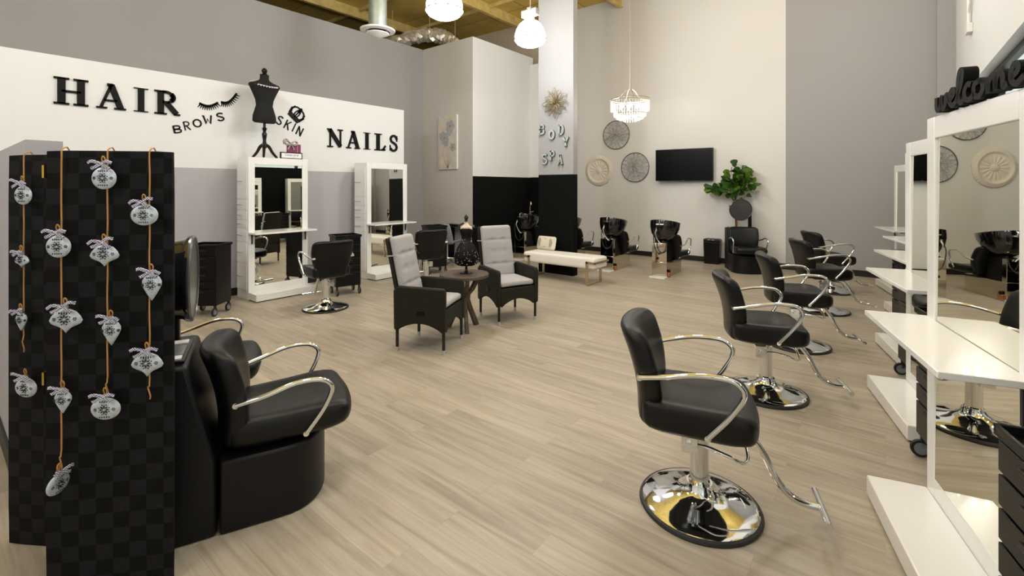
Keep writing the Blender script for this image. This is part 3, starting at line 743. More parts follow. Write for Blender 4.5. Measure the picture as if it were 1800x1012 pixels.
def scal(p):
    r = math.hypot(p.x, p.z); a = math.atan2(p.z, p.x)
    if r > .33: k = 1 + .018 * math.cos(a * 40) ; p.x *= k; p.z *= k
    if .07 < r < .26: p.y -= .008 * (1 + math.cos(a * 16)) * math.sin((r - .07) / .19 * PI)
    return p
MB().lathe([(.375, 0), (.375, -.015), (.355, -.028), (.33, -.03), (.31, -.05), (.29, -.05), (.275, -.025), (.25, -.015), (.21, -.018), (.16, -.02), (.11, -.02), (.08, -.02), (.07, -.035), (.04, -.05), (.0, -.055)], 160, fn=scal, ax='y').build('rose', PLAST, t, angle=60)
for k in range(8): 
    a = 2 * PI * k / 8; MB().lathe([(.02, -.02), (.016, -.035), (0, -.042)], 12, (.05 * math.cos(a), 0, .05 * math.sin(a)), ax='y').build('rosette_petal', PLAST, t)

# sunburst flower and letters on the wall fin (y = 7.34)
YF = 7.34
x, z = on_y(976, 181, YF - .03)
t = thing('metal_flower', 'antique gold metal flower above the BODY SPA letters on the wall fin', 'wall decor', (x, YF - .03, z))
for ring, (n, L, W_, off) in enumerate([(12, .27, .040, 0), (12, .20, .036, 15)]):
    for k in range(n):
        a = R(360 / n * k + off + (k * 7 % 5)); LL = L * (1 + .08 * math.sin(k * 2.3))
        ca, sa = math.cos(a), math.sin(a)
        pts = [(u * LL, v * W_, -.012 * ring - .04 * math.sin(u * PI * .8)) for u, v in [(.1, 0), (.35, .8), (.6, 1.0), (.85, .6), (1, 0), (.85, -.6), (.6, -1), (.35, -.8)]]
        P = [(u * ca - v * sa, w_, u * sa + v * ca) for u, v, w_ in pts]
        MB().tube(P, .0045, 6, smooth=3, closed=True, flat=1.8).build('petal', FLOWG, t)
MB().lathe([(0, .02), (.035, .015), (.038, -.03), (.028, -.055), (0, -.062)], 20, ax='y').build('flower_centre', FLOWC, t)

# ---- stroke letters
def strokes(name, mat, S, th, place, d, label, group, cat='letter', sidem=None):
    """S: list of (polyline, width); place maps (u, v, depth) into the room"""
    mb = MB()
    for pl, wd in S:
        pts = [Vector((a, b)) for a, b in pl]; n = len(pts); L = []; Rr = []
        for i in range(n):
            T = (pts[min(i + 1, n - 1)] - pts[max(i - 1, 0)]).normalized(); N = Vector((-T.y, T.x))
            ww = wd if not isinstance(wd, (list, tuple)) else wd[0] + (wd[1] - wd[0]) * i / (n - 1)
            L.append(pts[i] + N * ww / 2); Rr.append(pts[i] - N * ww / 2)
        for i in range(n - 1):
            q = [L[i], L[i + 1], Rr[i + 1], Rr[i]]
            vs = [place(p.x, p.y, d) for p in q] + [place(p.x, p.y, 0) for p in q]
            mb.mat(0).add(vs, [(0, 1, 2, 3)]); mb.mat(1 if sidem else 0).add(vs, [(7, 6, 5, 4), (0, 4, 5, 1), (1, 5, 6, 2), (2, 6, 7, 3), (3, 7, 4, 0)])
    o = mb.build(name, [mat, sidem] if sidem else mat, smooth=False)
    # put the origin on the letter itself
    c = sum((v.co for v in o.data.vertices), Vector()) / len(o.data.vertices)
    o.data.transform(Matrix.Translation(-c)); o.location = c
    return tag(o, label, cat, group)
def arc(cx, cy, rx, ry, a0, a1, n=12): return [(cx + rx * math.cos(R(a0 + (a1 - a0) * i / n)), cy + ry * math.sin(R(a0 + (a1 - a0) * i / n))) for i in range(n + 1)]
sf = .055
SERIF = {  # unit box 0..1 x 0..1, heavy stems with slab serifs
 'H': [([(.22, .02), (.22, .98)], .19), ([(.78, .02), (.78, .98)], .19), ([(.22, .5), (.78, .5)], .07)] + [([(a, b), (a + .44, b)], .06) for a in (0, .56) for b in (.03, .97)],
 'A': [([(.49, .96), (.82, .04)], .19), ([(.50, .96), (.15, .04)], .085), ([(.25, .33), (.70, .33)], .065), ([(0, .03), (.36, .03)], .06), ([(.60, .03), (1, .03)], .06), ([(.36, .955), (.56, .955)], .09)],
 'I': [([(.5, .02), (.5, .98)], .40), ([(0, .03), (1, .03)], .06), ([(0, .97), (1, .97)], .06)],
 'R': [([(.24, .02), (.24, .98)], .20), ([(0, .03), (.47, .03)], .06), ([(0, .97), (.45, .97)], .06)] + [([(.3, .96)] + arc(.46, .74, .24, .22, 90, -90) + [(.3, .52)], .10), (arc(.47, .74, .26, .19, 50, -50), .16), ([(.46, .5), (.86, .05)], .19), ([(.76, .03), (1, .03)], .06)],
 'N': [([(.18, .02), (.18, .98)], .07), ([(.84, .02), (.84, .98)], .07), ([(.14, .96), (.84, .06)], .20), ([(0, .03), (.36, .03)], .06), ([(0, .97), (.26, .97)], .06), ([(.66, .97), (1, .97)], .06)],
 'L': [([(.3, .02), (.3, .98)], .24), ([(0, .03), (.9, .03)], .06), ([(0, .97), (.62, .97)], .06), ([(.74, .07), (.96, .30)], .10), ([(.6, .06), (.93, .06)], .08)],
 'S': [([(.88, .74)] + arc(.52, .74, .34, .22, 20, 180, 8) + [(.26, .60), (.5, .52), (.78, .42), (.86, .28)] + arc(.5, .26, .36, .22, 0, -160, 8), .17), ([(.88, .62), (.88, .96)], .07), ([(.12, .04), (.12, .38)], .07)],
}
PLAIN = {
 'B': [([(.12, 0), (.12, 1)], .16), ([(.12, .95)] + arc(.5, .74, .28, .21, 90, -90) + [(.12, .53)], .13), ([(.12, .5)] + arc(.52, .27, .32, .22, 90, -90) + [(.12, .05)], .13)],
 'R': [([(.12, 0), (.12, 1)], .13), ([(.0, .9)] + [(.2, .97)] + arc(.5, .74, .28, .22, 90, -90) + [(.15, .5)], .12), ([(.35, .5), (.85, 0)], .13)],
 'O': [(arc(.5, .5, .42, .44, 0, 360, 24), .13)],
 'W': [([(.02, .95), (.14, .98), (.26, .1), (.48, .6), (.70, .05), (.95, .95)], .13)],
 'S': [(arc(.52, .74, .36, .21, 30, 210, 10) + [(.5, .52), (.72, .45)] + arc(.5, .27, .36, .22, 25, -160, 10), .14)],
 'K': [([(.15, 0), (.15, 1)], .15), ([(.85, 1), (.2, .42)], .14), ([(.38, .58), (.9, 0)], .14)],
 'I': [([(.5, 0), (.5, 1)], .26)],
 'N': [([(.12, 0), (.12, 1)], .15), ([(.12, .97), (.88, .03)], .15), ([(.88, 0), (.88, 1)], .15)],
 'D': [([(.14, 0), (.14, 1)], .26), ([(.1, .93), (.45, .93)] + arc(.45, .5, .40, .43, 90, -90) + [(.1, .07)], .22)],
 'Y': [([(.08, 1), (.5, .45)], .24), ([(.92, 1), (.5, .45)], .24), ([(.5, .52), (.5, 0)], .26), ([(.3, .03), (.7, .03)], .07)],
 'P': [([(.18, 0), (.18, 1)], .26), ([(.1, .92)] + arc(.5, .70, .34, .22, 90, -90) + [(.12, .48)], .22), ([(0, .03), (.4, .03)], .07)],
 'A': [([(.5, 1), (.14, 0)], .22), ([(.5, 1), (.86, 0)], .24), ([(.25, .3), (.75, .3)], .12), ([(0, .03), (.3, .03)], .07), ([(.7, .03), (1, .03)], .07)],
}
def fit(G, u0, v0, wu, hv, rot=0, heavy=1.0):
    out = []; ca, sa = math.cos(rot), math.sin(rot)
    for pl, wd in G:
        q = []
        for a, b in pl:
            x, y = (a - .5) * wu, (b - .5) * hv; q.append((u0 + x * ca - y * sa, v0 + x * sa + y * ca))
        out.append((q, wd * min(wu, hv) * heavy))
    return out
def wl(u, v, d): return (XL + d, u, v)
HAIRL = {'H': (93.8, 155), 'A': (168.7, 220.9), 'I': (234.8, 260), 'R': (271, 316)}
for ch, (a, b) in HAIRL.items():
    y0, y1 = on_x(a, 180, XL)[0], on_x(b, 180, XL)[0]
    strokes('letter', LETB, fit(SERIF[ch], (y0 + y1) / 2, 2.75, y1 - y0, .315, heavy=1.22 if ch != 'I' else 1.1), 0, wl, .025, 'large black serif letter %s of the word HAIR on the left wall' % ch, 'black HAIR letters')
for ch, (a, b) in {'N': (574.7, 602), 'A': (607.8, 632.3), 'I': (638.4, 650.3), 'L': (657.8, 677.7), 'S': (683.3, 698.5)}.items():
    y0, y1 = on_x(a, 240, XL)[0], on_x(b, 240, XL)[0]
    strokes('letter', LETB, fit(SERIF[ch], (y0 + y1) / 2, 2.475, y1 - y0, .32, heavy=1.2 if ch != 'I' else 1.1), 0, wl, .025, 'large black serif letter %s of the word NAILS on the left wall' % ch, 'black NAILS letters')
for ch, a, b, c_, d_ in [('B', 303, 321, 220, 234), ('R', 322, 336, 213, 229), ('O', 338, 355, 209, 224), ('W', 356, 374, 202, 219), ('S', 379, 395, 198, 213)]:
    u, v = on_x((a + b) / 2, (c_ + d_) / 2, XL); y0, y1 = on_x(a, 200, XL)[0], on_x(b, 200, XL)[0]; hh = on_x(a, c_, XL)[1] - on_x(a, d_, XL)[1]
    strokes('letter', LETB, fit(PLAIN[ch], u, v, (y1 - y0) * .95, hh * .95, R(12), 1.35), 0, wl, .008, 'thin black letter %s of the word BROWS under the eyelashes' % ch, 'black BROWS letters')
for ch, a, b, c_, d_ in [('S', 486, 497, 204, 219), ('K', 500, 511, 212, 227), ('I', 513, 520, 218, 230), ('N', 521, 532, 224, 237)]:
    u, v = on_x((a + b) / 2, (c_ + d_) / 2, XL)
    y0, y1 = on_x(a, 200, XL)[0], on_x(b, 200, XL)[0]
    strokes('letter', LETB, fit(PLAIN[ch], u, v, .10 if ch != 'I' else .05, .150, R(-25), 1.4), 0, wl, .01, 'black letter %s of the word SKIN, tilted, near the crown' % ch, 'black SKIN letters')
# eyelashes
for (a0, b0, a1, b1, sag, lb) in [(350, 181, 383, 180, .045, 'black eyelash cut-out left of the pair, one blue speck at its tip'), (388, 179, 416, 164, .06, 'black eyelash cut-out right of the pair, beside the mannequin')]:
    u0, v0 = on_x(a0, b0, XL); u1, v1 = on_x(a1, b1, XL); S = []; pts = []
    for i in range(13):
        t_ = i / 12; pts.append((u0 + (u1 - u0) * t_, v0 + (v1 - v0) * t_ - sag * math.sin(PI * t_)))
    S.append((pts, .028))
    for i in range(1, 12):
        p = pts[i]; ang = -90 + (i - 6) * 9 + math.degrees(math.atan2(v1 - v0, u1 - u0)); S.append(([p, (p[0] + .068 * math.cos(R(ang)), p[1] + .068 * math.sin(R(ang)))], (.026, .005)))
    strokes('eyelash_cutout', LETB, S, 0, wl, .006, lb, 'eyelash wall cut-outs', 'wall decor')
# crown
u, v = on_x(522, 200, XL); S = [([(-.13, -.12), (.13, -.12)], .045), ([(-.13, -.07), (.13, -.07)], .02)]
for x in (-.11, 0, .11): S.append(([(x * .9, -.08)] + [(x * 1.35, .02), (x * 1.2, .09)], .018))
S += [(arc(-.055, 0, .085, .11, 200, 20, 10), .022), (arc(.055, 0, .085, .11, 160, -20, 10), .022), ([(0, .03), (0, .15)], .022), ([(-.035, .12), (.035, .12)], .022), (arc(0, 0, .045, .09, 0, 360, 14), .018), ([(-.16, .03), (-.13, -.1)], .022), ([(.16, .03), (.13, -.1)], .022)]
ca, sa = math.cos(R(-42)), math.sin(R(-42)); S = [([(u + (p[0] * ca - p[1] * sa) * .82, v + (p[0] * sa + p[1] * ca) * .82) for p in pl], wd) for pl, wd in S]
strokes('crown_cutout', LETB, S, 0, wl, .015, 'black tilted crown cut-out above the SKIN letters', None, 'wall decor')
# BODY SPA
def wf(u, v, d): return (u, YF - d, v)
for ch, a, b, c_, d_, wrd in [('B', 947, 958.5, 218, 237, 'BODY'), ('O', 964, 975.5, 227, 246, 'BODY'), ('D', 981, 992, 218, 238, 'BODY'), ('Y', 988.5, 1000, 240, 258, 'BODY'), ('S', 952, 963, 270, 289, 'SPA'), ('P', 966, 976, 264, 283, 'SPA'), ('A', 979, 990, 271, 290, 'SPA')]:
    x0, z0 = on_y(a, d_, YF - .03); x1, z1 = on_y(b, c_, YF - .03)
    G = PLAIN[ch] if ch not in 'BS' else [(pl, .20) for pl, wd in PLAIN[ch]]
    if ch == 'O': G = [(arc(.5, .5, .37, .40, 0, 360, 20), .26)]
    strokes('letter', LETW, fit(G, (x0 + x1) / 2, (z0 + z1) / 2, (x1 - x0) * .92, (z1 - z0) * .96, heavy=1.15), 0, wf, .04, 'pale metal block letter %s of %s on the grey wall fin' % (ch, wrd), 'pale %s letters' % wrd, sidem=ZINC)

# canvas on the beige block (y = 7.6)
x0, z1 = on_y(770.5, 205, 7.56); x1, z0 = on_y(803, 297, 7.56)
t = thing('flower_canvas', 'narrow canvas painting of pale flowers on the beige wall', 'painting', ((x0 + x1) / 2, 7.597, (z0 + z1) / 2))
hw, hh = (x1 - x0) / 2, (z1 - z0) / 2
mb = MB(); mb.mat(0).box(-hw, -.041, -hh, hw, -.04, hh); mb.mat(1).box(-hw, -.04, -hh, hw, 0, hh); mb.build('canvas', [CANV, CANVE], t, smooth=False)
mb = MB(); random.seed(3)
def blob(cx, cz, r, mi, y, k=5, seed=0):
    poly = [(cx + r * (1 + .16 * math.sin(k * a + seed)) * math.cos(a), cz + r * (1 + .16 * math.sin(k * a + seed)) * math.sin(a)) for a in [2 * PI * i / 30 for i in range(30)]]
    mb.mat(mi).prism(poly, y - .0007 * len(mb.f) / 32, y + .002)
for (cx, cz, r) in [(.22, .62, .19), (-.2, .18, .2), (.42, -.2, .13), (-.45, .28, .1), (.15, .4, .12), (-.1, -.02, .12)]:
    blob(cx * hw * 1.4, cz * hh * .95, r * hw * 2.3, 0, -.044, seed=cx * 9)
for (cx, cz) in [(.22, .62), (-.2, .18), (.42, -.2)]: blob(cx * hw * 1.4, cz * hh * .95, .026, 1, -.047, 3)
for i in range(9):
    a = R(60 + i * 8); b = Vector((.05 * hw, -hh * .97)); e = b + Vector((math.cos(a), math.sin(a))) * hh * random.uniform(.3, .7); nn = Vector((-(e - b).y, (e - b).x)).normalized() * .003
    mb.mat(2).prism([tuple(b - nn), tuple(b + nn), tuple(e)], -.043, -.0415)
mb.build('painted_flowers', [PETAL, YELL, STEMP], t, smooth=False)

# ------------------------------------------------------------ things on top of the left mirror station
ZT = 2.045
t = thing('mannequin_torso', 'black dressmaker torso on turned tripod stand atop the left mirror station', 'mannequin', (-7.27, 3.19, ZT), R(5))
def tor(p): p.x *= .62; p.y *= 1.13; return p
prof = [(0, .53), (.135, .53), (.155, .55), (.150, .63), (.128, .71), (.108, .785), (.118, .865), (.15, .95), (.175, 1.01), (.205, 1.08), (.19, 1.105), (.12, 1.13), (.075, 1.155), (.06, 1.18), (.058, 1.24), (.065, 1.245), (.0, 1.25)]
MB().lathe(prof, 36, fn=tor).build('torso', M('black_velvet', (.005, .005, .005), .9), t)
MB().lathe([(0, 1.245), (.045, 1.25), (.025, 1.265), (.038, 1.29), (.04, 1.315), (.025, 1.34), (0, 1.352)], 24).build('finial', BLACKP, t)
MB().lathe([(0, .15), (.03, .15), (.035, .20), (.022, .26), (.03, .32), (.036, .36), (.02, .40), (.03, .43), (.036, .445), (.02, .46), (.016, .54), (0, .54)], 20).build('stem', BLACKP, t)
for k in range(3):
    a = R(88 + 120 * k + 0); x, y = math.cos(a), math.sin(a); MB().tube([(x * .02, y * .02, .20), (x * .07, y * .07, .17), (x * .12, y * .12, .09), (x * .19, y * .19, .012)], .027, 10, r2=.017).build('leg', BLACKP, t)
mb = MB()
nk = []
for k in range(30):
    a = 2 * PI * k / 30; z = 1.118 - .062 * math.cos(a); nk.append((math.cos(a) * .142, math.sin(a) * .195, z))
t2 = thing('necklace', 'sparkling rhinestone necklace around the neck of the black torso', 'necklace', (-7.27, 3.19, ZT), R(5))
for k, p in enumerate(nk): mb.lathe([(0, -.013), (.011, -.006), (.013, 0), (.011, .006), (0, .013)], 8, (p[0], p[1], p[2] - .01))
mb.tube(nk, .004, 6, smooth=0, closed=True); mb.build('stones', PEARL, t2)
t = thing('framed_sign', 'small black framed sign lying on edge beside the mannequin stand', 'sign', (-7.19, 3.555, ZT), R(2))
MB().box(-.012, -.175, 0, .012, .175, .105).build('frame', BLACKP, t, bevel=.002)
MB().box(.0125, -.158, .016, .014, .158, .089).build('print', PAPER, t, smooth=False)
def text_obj(name, body, size, mat, parent, mtx, extrude=.0006):
    cu = bpy.data.curves.new(name, 'FONT'); cu.body = body; cu.size = size; cu.extrude = extrude; cu.align_x = 'CENTER'; cu.align_y = 'CENTER'; cu.shear = .35 if name == 'lettering' else 0
    tmp = bpy.data.objects.new('tmp', cu); cu.materials.append(mat); me = bpy.data.meshes.new_from_object(tmp)
    bpy.data.objects.remove(tmp); bpy.data.curves.remove(cu)
    o = bpy.data.objects.new(name, me); col.objects.link(o); o.parent = parent; o.matrix_local = mtx
    return o
MT = Matrix(((0, 0, 1, .0148), (1, 0, 0, 0), (0, 1, 0, .062), (0, 0, 0, 1)))
text_obj('lettering', 'Come on in', .045, LETB, t, MT)
MB().tube([(.0148, -.06 + .005 * k, .030 + .003 * math.sin(k * 2.1)) for k in range(29)], .0008, 4, smooth=2).build('faint_script_line', LETB, t)
t = thing('gift_box', 'plum gift box with a shiny grey bow beside the black mannequin', 'box', (-7.22, 3.60, ZT + .105), R(4))
MB().box(-.012, -.11, 0, .03 - .012, .11, .13).build('box_body', PURPLE, t, bevel=.004); t.location.x = -7.205
mb = MB()
for s_ in (-1, 1):
    mb.tube([(0.03, -.06, .13), (.03, -.06 + s_ * .06, .17), (.03, -.06 + s_ * .10, .15), (.03, -.06 + s_ * .06, .11), (.03, -.06, .13)], .012, 8, flat=2.2)
    mb.tube([(.03, -.06, .13), (.03, -.06 + s_ * .03, .08), (.03, -.06 + s_ * .05, .04)], .008, 8, flat=2)
mb.tube([(.0, -.06, .14), (.0, -.12, .20), (0, -.16, .17), (0, -.15, .12)], .011, 8, flat=2); mb.build('bow', BOWM, t)
mb = MB(); mb.cyl((.019, .05, 0), (.019, .05, .13), .004); mb.build('ribbon', BOWM, t)

# ------------------------------------------------------------ welcome sign on the nearest right station
SW = 1.967
def wdir(u, v, d):   # u runs from the far end of the station top towards the camera
    ca, sa = math.cos(ST_ROT), math.sin(ST_ROT); lx, ly = -.03 + d, -.272 + u * 1.11
    return (S1[0] + lx * ca - ly * sa, S1[1] + lx * sa + ly * ca, SW + v * .80)
wpaths = [
 [(0, .09), (.0, .035), (.018, .012), (.04, .03), (.05, .085), (.052, .035), (.068, .012), (.088, .035), (.095, .085), (.115, .07)],
 [(.105, .045), (.15, .06), (.165, .085), (.145, .10), (.125, .07), (.13, .03), (.155, .012), (.185, .03)],
 [(.185, .03), (.225, .11), (.235, .17), (.215, .185), (.2, .14), (.2, .05), (.22, .012), (.25, .03)],
 [(.30, .085), (.275, .095), (.25, .06), (.265, .018), (.30, .018), (.325, .04)],
 [(.355, .09), (.325, .075), (.325, .03), (.355, .012), (.385, .04), (.38, .08), (.355, .09), (.385, .085), (.41, .075)],
 [(.415, .09), (.42, .015), (.425, .06), (.45, .09), (.465, .07), (.468, .015), (.472, .06), (.495, .09), (.512, .07), (.516, .02), (.54, .025)],
 [(.55, .045), (.59, .06), (.60, .085), (.58, .10), (.56, .07), (.565, .03), (.59, .012), (.63, .035)]]
def cr(pl, n=6):
    P = [Vector(p) for p in pl]; P = [2 * P[0] - P[1]] + P + [2 * P[-1] - P[-2]]; o = []
    for i in range(1, len(P) - 2):
        for k in range(n):
            t_ = k / n; a, b, c, d = P[i - 1:i + 3]; o.append(tuple(.5 * ((2 * b) + (c - a) * t_ + (2 * a - 5 * b + 4 * c - d) * t_ * t_ + (3 * b - a - 3 * c + d) * t_ ** 3)))
    return o + [tuple(P[-2])]
strokes('welcome_sign', LETB, [(cr(p), .028) for p in wpaths], 0, wdir, .05, 'black script sign reading welcome on top of the nearest right mirror station', None, 'sign')

# ------------------------------------------------------------ folding screen with strings of tin ornaments
t = thing('folding_screen', 'tall black woven folding screen standing at the left front', 'folding screen')
SCH = 1.765
P0, P1 = cw(-1.854, 1.87), cw(-1.387, 1.93); P2, P3 = cw(-1.75, 2.09), cw(-2.289, 2.14)
def panel(a, b, label=None):
    a, b = Vector((*a, 0)), Vector((*b, 0)); L = (b - a).length; ang = math.atan2((b - a).y, (b - a).x)
    o = MB().soft((L / 2, 0, SCH / 2), (L / 2 - .002, .013, SCH / 2), .011, (6, 2, 8)).build('panel', WOVEN, t, loc=tuple(a), rot=ang)
    return o, a, (b - a).normalized(), L
pA = panel(P0, P1); pB = panel(P0, P2); pC = panel(P3, P2)
for z in (1.68, .86): MB().box(-.005, -.0145, z - .025, .003, .0145, z + .025).build('hinge', BRASS, t, loc=(P0[0], P0[1], 0), rot=YAW)
def orn_profile(kind, r):
    if kind == 'ball': return [(r * math.cos(a) * 1.0, r * .98 * math.sin(a)) for a in [2 * PI * i / 48 for i in range(48)]]
    if kind == 'oval': return [(r * 1.12 * math.cos(a), r * .9 * math.sin(a)) for a in [2 * PI * i / 48 for i in range(48)]]
    if kind == 'onion': h = [(0, r * .75), (.35, .70), (.7, .52), (.98, .18), (1.12, -.12), (1.0, -.34), (.7, -.50), (.35, -.66), (.12, -.88), (0, -1.05)]
    else: h = [(0, r * .9), (.3, .86), (.62, .66), (.80, .34), (.80, .02), (.66, -.34), (.45, -.72), (.25, -1.05), (.08, -1.32), (0, -1.42)]
    h = [(0, h[0][1])] + [(x * r, z * r) for x, z in h[1:]]
    return h + [(-x, z) for x, z in h[-2:0:-1]]
def ornament(px, py, kind, rp, base, d, nrm, off, label, edge=False, bowrot=0):
    """hangs just in front of the panel line"""
    # meet the sight line with the vertical plane of the panel
    o = Vector((base[0], base[1])) + Vector((nrm[0], nrm[1])) * off; rr = Vector(_ray(px))
    # solve o + s*d = t*rr
    det = d[0] * (-rr.y) - d[1] * (-rr.x); s_ = ((-o.x) * (-rr.y) - (-o.y) * (-rr.x)) / det; p = o + Vector((d[0], d[1])) * s_
    tt = p.dot(rr) / rr.dot(rr); z = CAM_H - (py - HORIZON) * tt / FPX; r = rp * tt / FPX
    t = thing('tin_ornament', label, 'ornament', (p.x, p.y, z), math.atan2(d[1], d[0]) + (R(82) if edge else 0), 'tin ornaments hung on twine')
    pr = orn_profile(kind, r); mb = MB(); n = len(pr); rings = [(1.0, 0.0), (.93, .004), (.7, .0075), (.35, .0095)]; vs = []; fs = []
    for sg in (-1, 1):
        o_ = len(vs)
        for k, dd in rings:
            for x, zz in pr: vs.append((x * k, sg * dd, zz * k))
        vs.append((0, sg * .010, 0)); c = len(vs) - 1
        for j in range(len(rings) - 1):
            for i in range(n): a, b = o_ + j * n + i, o_ + j * n + (i + 1) % n; fs.append((a, b, b + n, a + n))
        for i in range(n): fs.append((o_ + 3 * n + i, o_ + 3 * n + (i + 1) % n, c))
    mb.mat(0).add(vs, fs)
    mb.mat(1)
    def dia(cx, cz, a, L, W_):
        ca, sa = math.cos(a), math.sin(a); k = math.hypot(cx, cz) / r; y = -.0112 + .007 * k ** 2
        L *= 1.25; W_ *= 1.3; mb.prism([(cx + ca * L, cz + sa * L), (cx - sa * W_, cz + ca * W_), (cx - ca * L, cz - sa * L), (cx + sa * W_, cz - ca * W_)], y - .0012, y + .003)
    for k in range(8): a = k * PI / 4; dia(r * .23 * math.cos(a), r * .23 * math.sin(a), a, r * .12, r * .05)
    for k in range(8): a = k * PI / 4 + PI / 8; dia(r * .40 * math.cos(a), r * .40 * math.sin(a), a, r * .045, r * .035)
    for sx in (-1, 1):
        for k in range(6): a = k * PI / 3; dia(sx * r * .68 + r * .09 * math.cos(a), r * .09 * math.sin(a), a, r * .05, r * .028)
    for sz in ((-1, 1) if kind in ('ball', 'oval') else (1,)):
        for k in range(5): dia((k - 2) * r * .17, sz * r * (.62 if kind != 'onion' else .45), PI / 2, r * .06, r * .035)
    mb.build('body', [GALV, PUNCH], t, angle=40)
    top = max(z_ for x_, z_ in pr)
    MB().lathe([(0, top - .004), (.008, top - .004), (.008, top + .010), (0, top + .010)], 12).build('cap', GALV, t)
    mb = MB(); zz = top + .012
    for s_ in (-1, 1):
        q = [(0, -.016, zz), (s_ * r * .55, -.028, zz + r * (.22 + .1 * s_ * bowrot)), (s_ * r * .95, -.024, zz + r * (.06 + .2 * s_ * bowrot))]
        mb.tube(q, .006, 8, smooth=4, flat=.2); q = [(0, -.02, zz), (s_ * r * .35, -.022, zz - r * .25), (s_ * r * .75, -.020, zz - r * .42)]; mb.tube(q, .006, 8, smooth=4, flat=.2)
    mb.build('ribbon_bow', GING, t)
    MB().tube([(0, 0, zz - .008), (.006, -.003, zz + .018), (.0, -.006, zz + .03), (-.006, -.003, zz + .018), (0, 0, zz - .008)], .0028, 6).build('hanging_loop', TWINE, t)
    return p, z
nA = Vector((_s, -_c)); dA = pA[2]; nA = Vector((dA.y, -dA.x)); dC = pC[2]; nC = Vector((dC.y, -dC.x))
def hang(px, base, d, nrm, off, z0, z1, label, wob=.004, tail=None):
    o = Vector((base[0], base[1])) + nrm * off; rr = Vector(_ray(px)); det = d[0] * (-rr.y) - d[1] * (-rr.x)
    s_ = ((-o.x) * (-rr.y) - (-o.y) * (-rr.x)) / det; p = o + Vector((d[0], d[1])) * s_
    mb = MB(); n = 14; pts = [(-nrm.x * (off + .016), -nrm.y * (off + .016), SCH - .12), (-nrm.x * (off + .012), -nrm.y * (off + .012), SCH + .003), (0, 0, SCH + .002)]
    for i in range(n + 1):
        zz = z0 - .03 + (z1 - z0 + .03) * i / n; pts.append((wob * math.sin(i * 1.9 + px), 0, zz))
    pts[2] = (-nrm.x * .004, -nrm.y * .004, SCH + .003)
    mb.tube(pts, .0028, 7, smooth=3)
    mb.tube([(0, 0, z1), (.012, -.004, z1 - .02), (-.006, -.004, z1 - .03), (.01, 0, z1 - .06), (.004, 0, z1 - .075)], .0026, 6)
    ob = mb.build('twine_strand', TWINE, loc=(p.x, p.y, 0)); return tag(ob, label, 'twine', 'jute twine strands on the screen')
for (px, o_) in ((42, 'C'),):
    hang(42, P3, dC, nC, .024, SCH, .955, 'jute twine strand on the recessed left panel of the screen')
hang(108, P0, dA, nA, .026, SCH, .58, 'longest jute twine strand, leftmost on the front screen panel')
hang(189, P0, dA, nA, .026, SCH, .86, 'middle jute twine strand on the front screen panel')
hang(263, P0, dA, nA, .026, SCH, .84, 'jute twine strand nearest the right edge of the front screen panel')
OR = [
 (41, 343, 'ball', 17, 'C', 'round tin ornament at the top of the recessed left panel'),
 (39, 457, 'onion', 12.5, 'C', 'small onion shaped tin ornament, second down on the recessed left panel'),
 (38, 562, 'drop', 13.5, 'C', 'teardrop tin ornament, third down on the recessed left panel'),
 (46, 681, 'oval', 19, 'C', 'oval tin ornament, lowest on the recessed left panel'),
 (103, 433, 'ball', 20, 'A', 'round tin ornament, top of the leftmost strand on the front panel'),
 (116, 560, 'onion', 24, 'A', 'wide onion shaped tin ornament, second down on the leftmost front strand'),
 (111, 702, 'drop', 17, 'A', 'teardrop tin ornament, third down on the leftmost front strand'),
 (183, 313, 'ball', 20, 'A', 'round tin ornament, topmost of all, on the middle front strand'),
 (184, 446, 'onion', 21.5, 'A', 'onion shaped tin ornament, second down on the middle front strand'),
 (196, 580, 'drop', 19, 'A', 'teardrop tin ornament, third down on the middle front strand'),
 (186, 718, 'oval', 21.5, 'A', 'oval tin ornament, lowest on the middle front strand'),
 (254, 378, 'oval', 20, 'A', 'rounded tin ornament, top of the right front strand'),
 (267, 500, 'drop', 20, 'A', 'teardrop tin ornament, second down on the right front strand'),
 (259, 637, 'onion', 23.5, 'A', 'onion shaped tin ornament, lowest on the right front strand')]
for i, (px, py, k, rp, pn, lb) in enumerate(OR):
    if pn == 'A': ornament(px, py, k, rp, P0, dA, nA, .046, lb, bowrot=(i % 3 - 1))
    else: ornament(px, py, k, rp, P3, dC, nC, .044, lb, bowrot=(i % 3 - 1))
ornament(102, 850, 'oval', 19, P0, dA, nA, .066, 'tin ornament turned edge on, lowest on the leftmost front strand', edge=True)

# ------------------------------------------------------------ ceiling fixtures
def high_bay(x, y, zb, label, first=[None]):
    if first[0] is not None: return dup(first[0], (x, y, zb), 0, label)
    t = thing('high_bay_lamp', label, 'pendant lamp', (x, y, zb), 0, 'high bay globe lamps'); first[0] = t
    g = MB().lathe([(0, 0), (.08, .003), (.15, .018), (.21, .05), (.250, .10), (.255, .115), (.250, .125), (.246, .19), (.225, .27), (.18, .35), (.12, .405), (.07, .425), (0, .43)], 40).build('globe', GLOBE, t)
    MB().lathe([(.252, .104), (.260, .106), (.260, .118), (.252, .12)], 40).build('rim_band', M('lamp_rim_grey', (.12, .12, .12), .6), t)
    b = MB(); b.box(-.05, -.05, .425, .05, .05, .50); b.box(-.15, -.05, .49, -.01, .05, .60); b.box(.03, -.05, .49, .15, .05, .60); b.box(-.03, -.055, .49, .05, .055, .63); b.build('ballast', M('lamp_ballast_white', (.30, .30, .29), .5), t, bevel=.006)
    MB().cyl((0, 0, .62), (0, 0, ZC - zb + .0), .008, 8).build('suspension_rod', SILV, t)
    return t
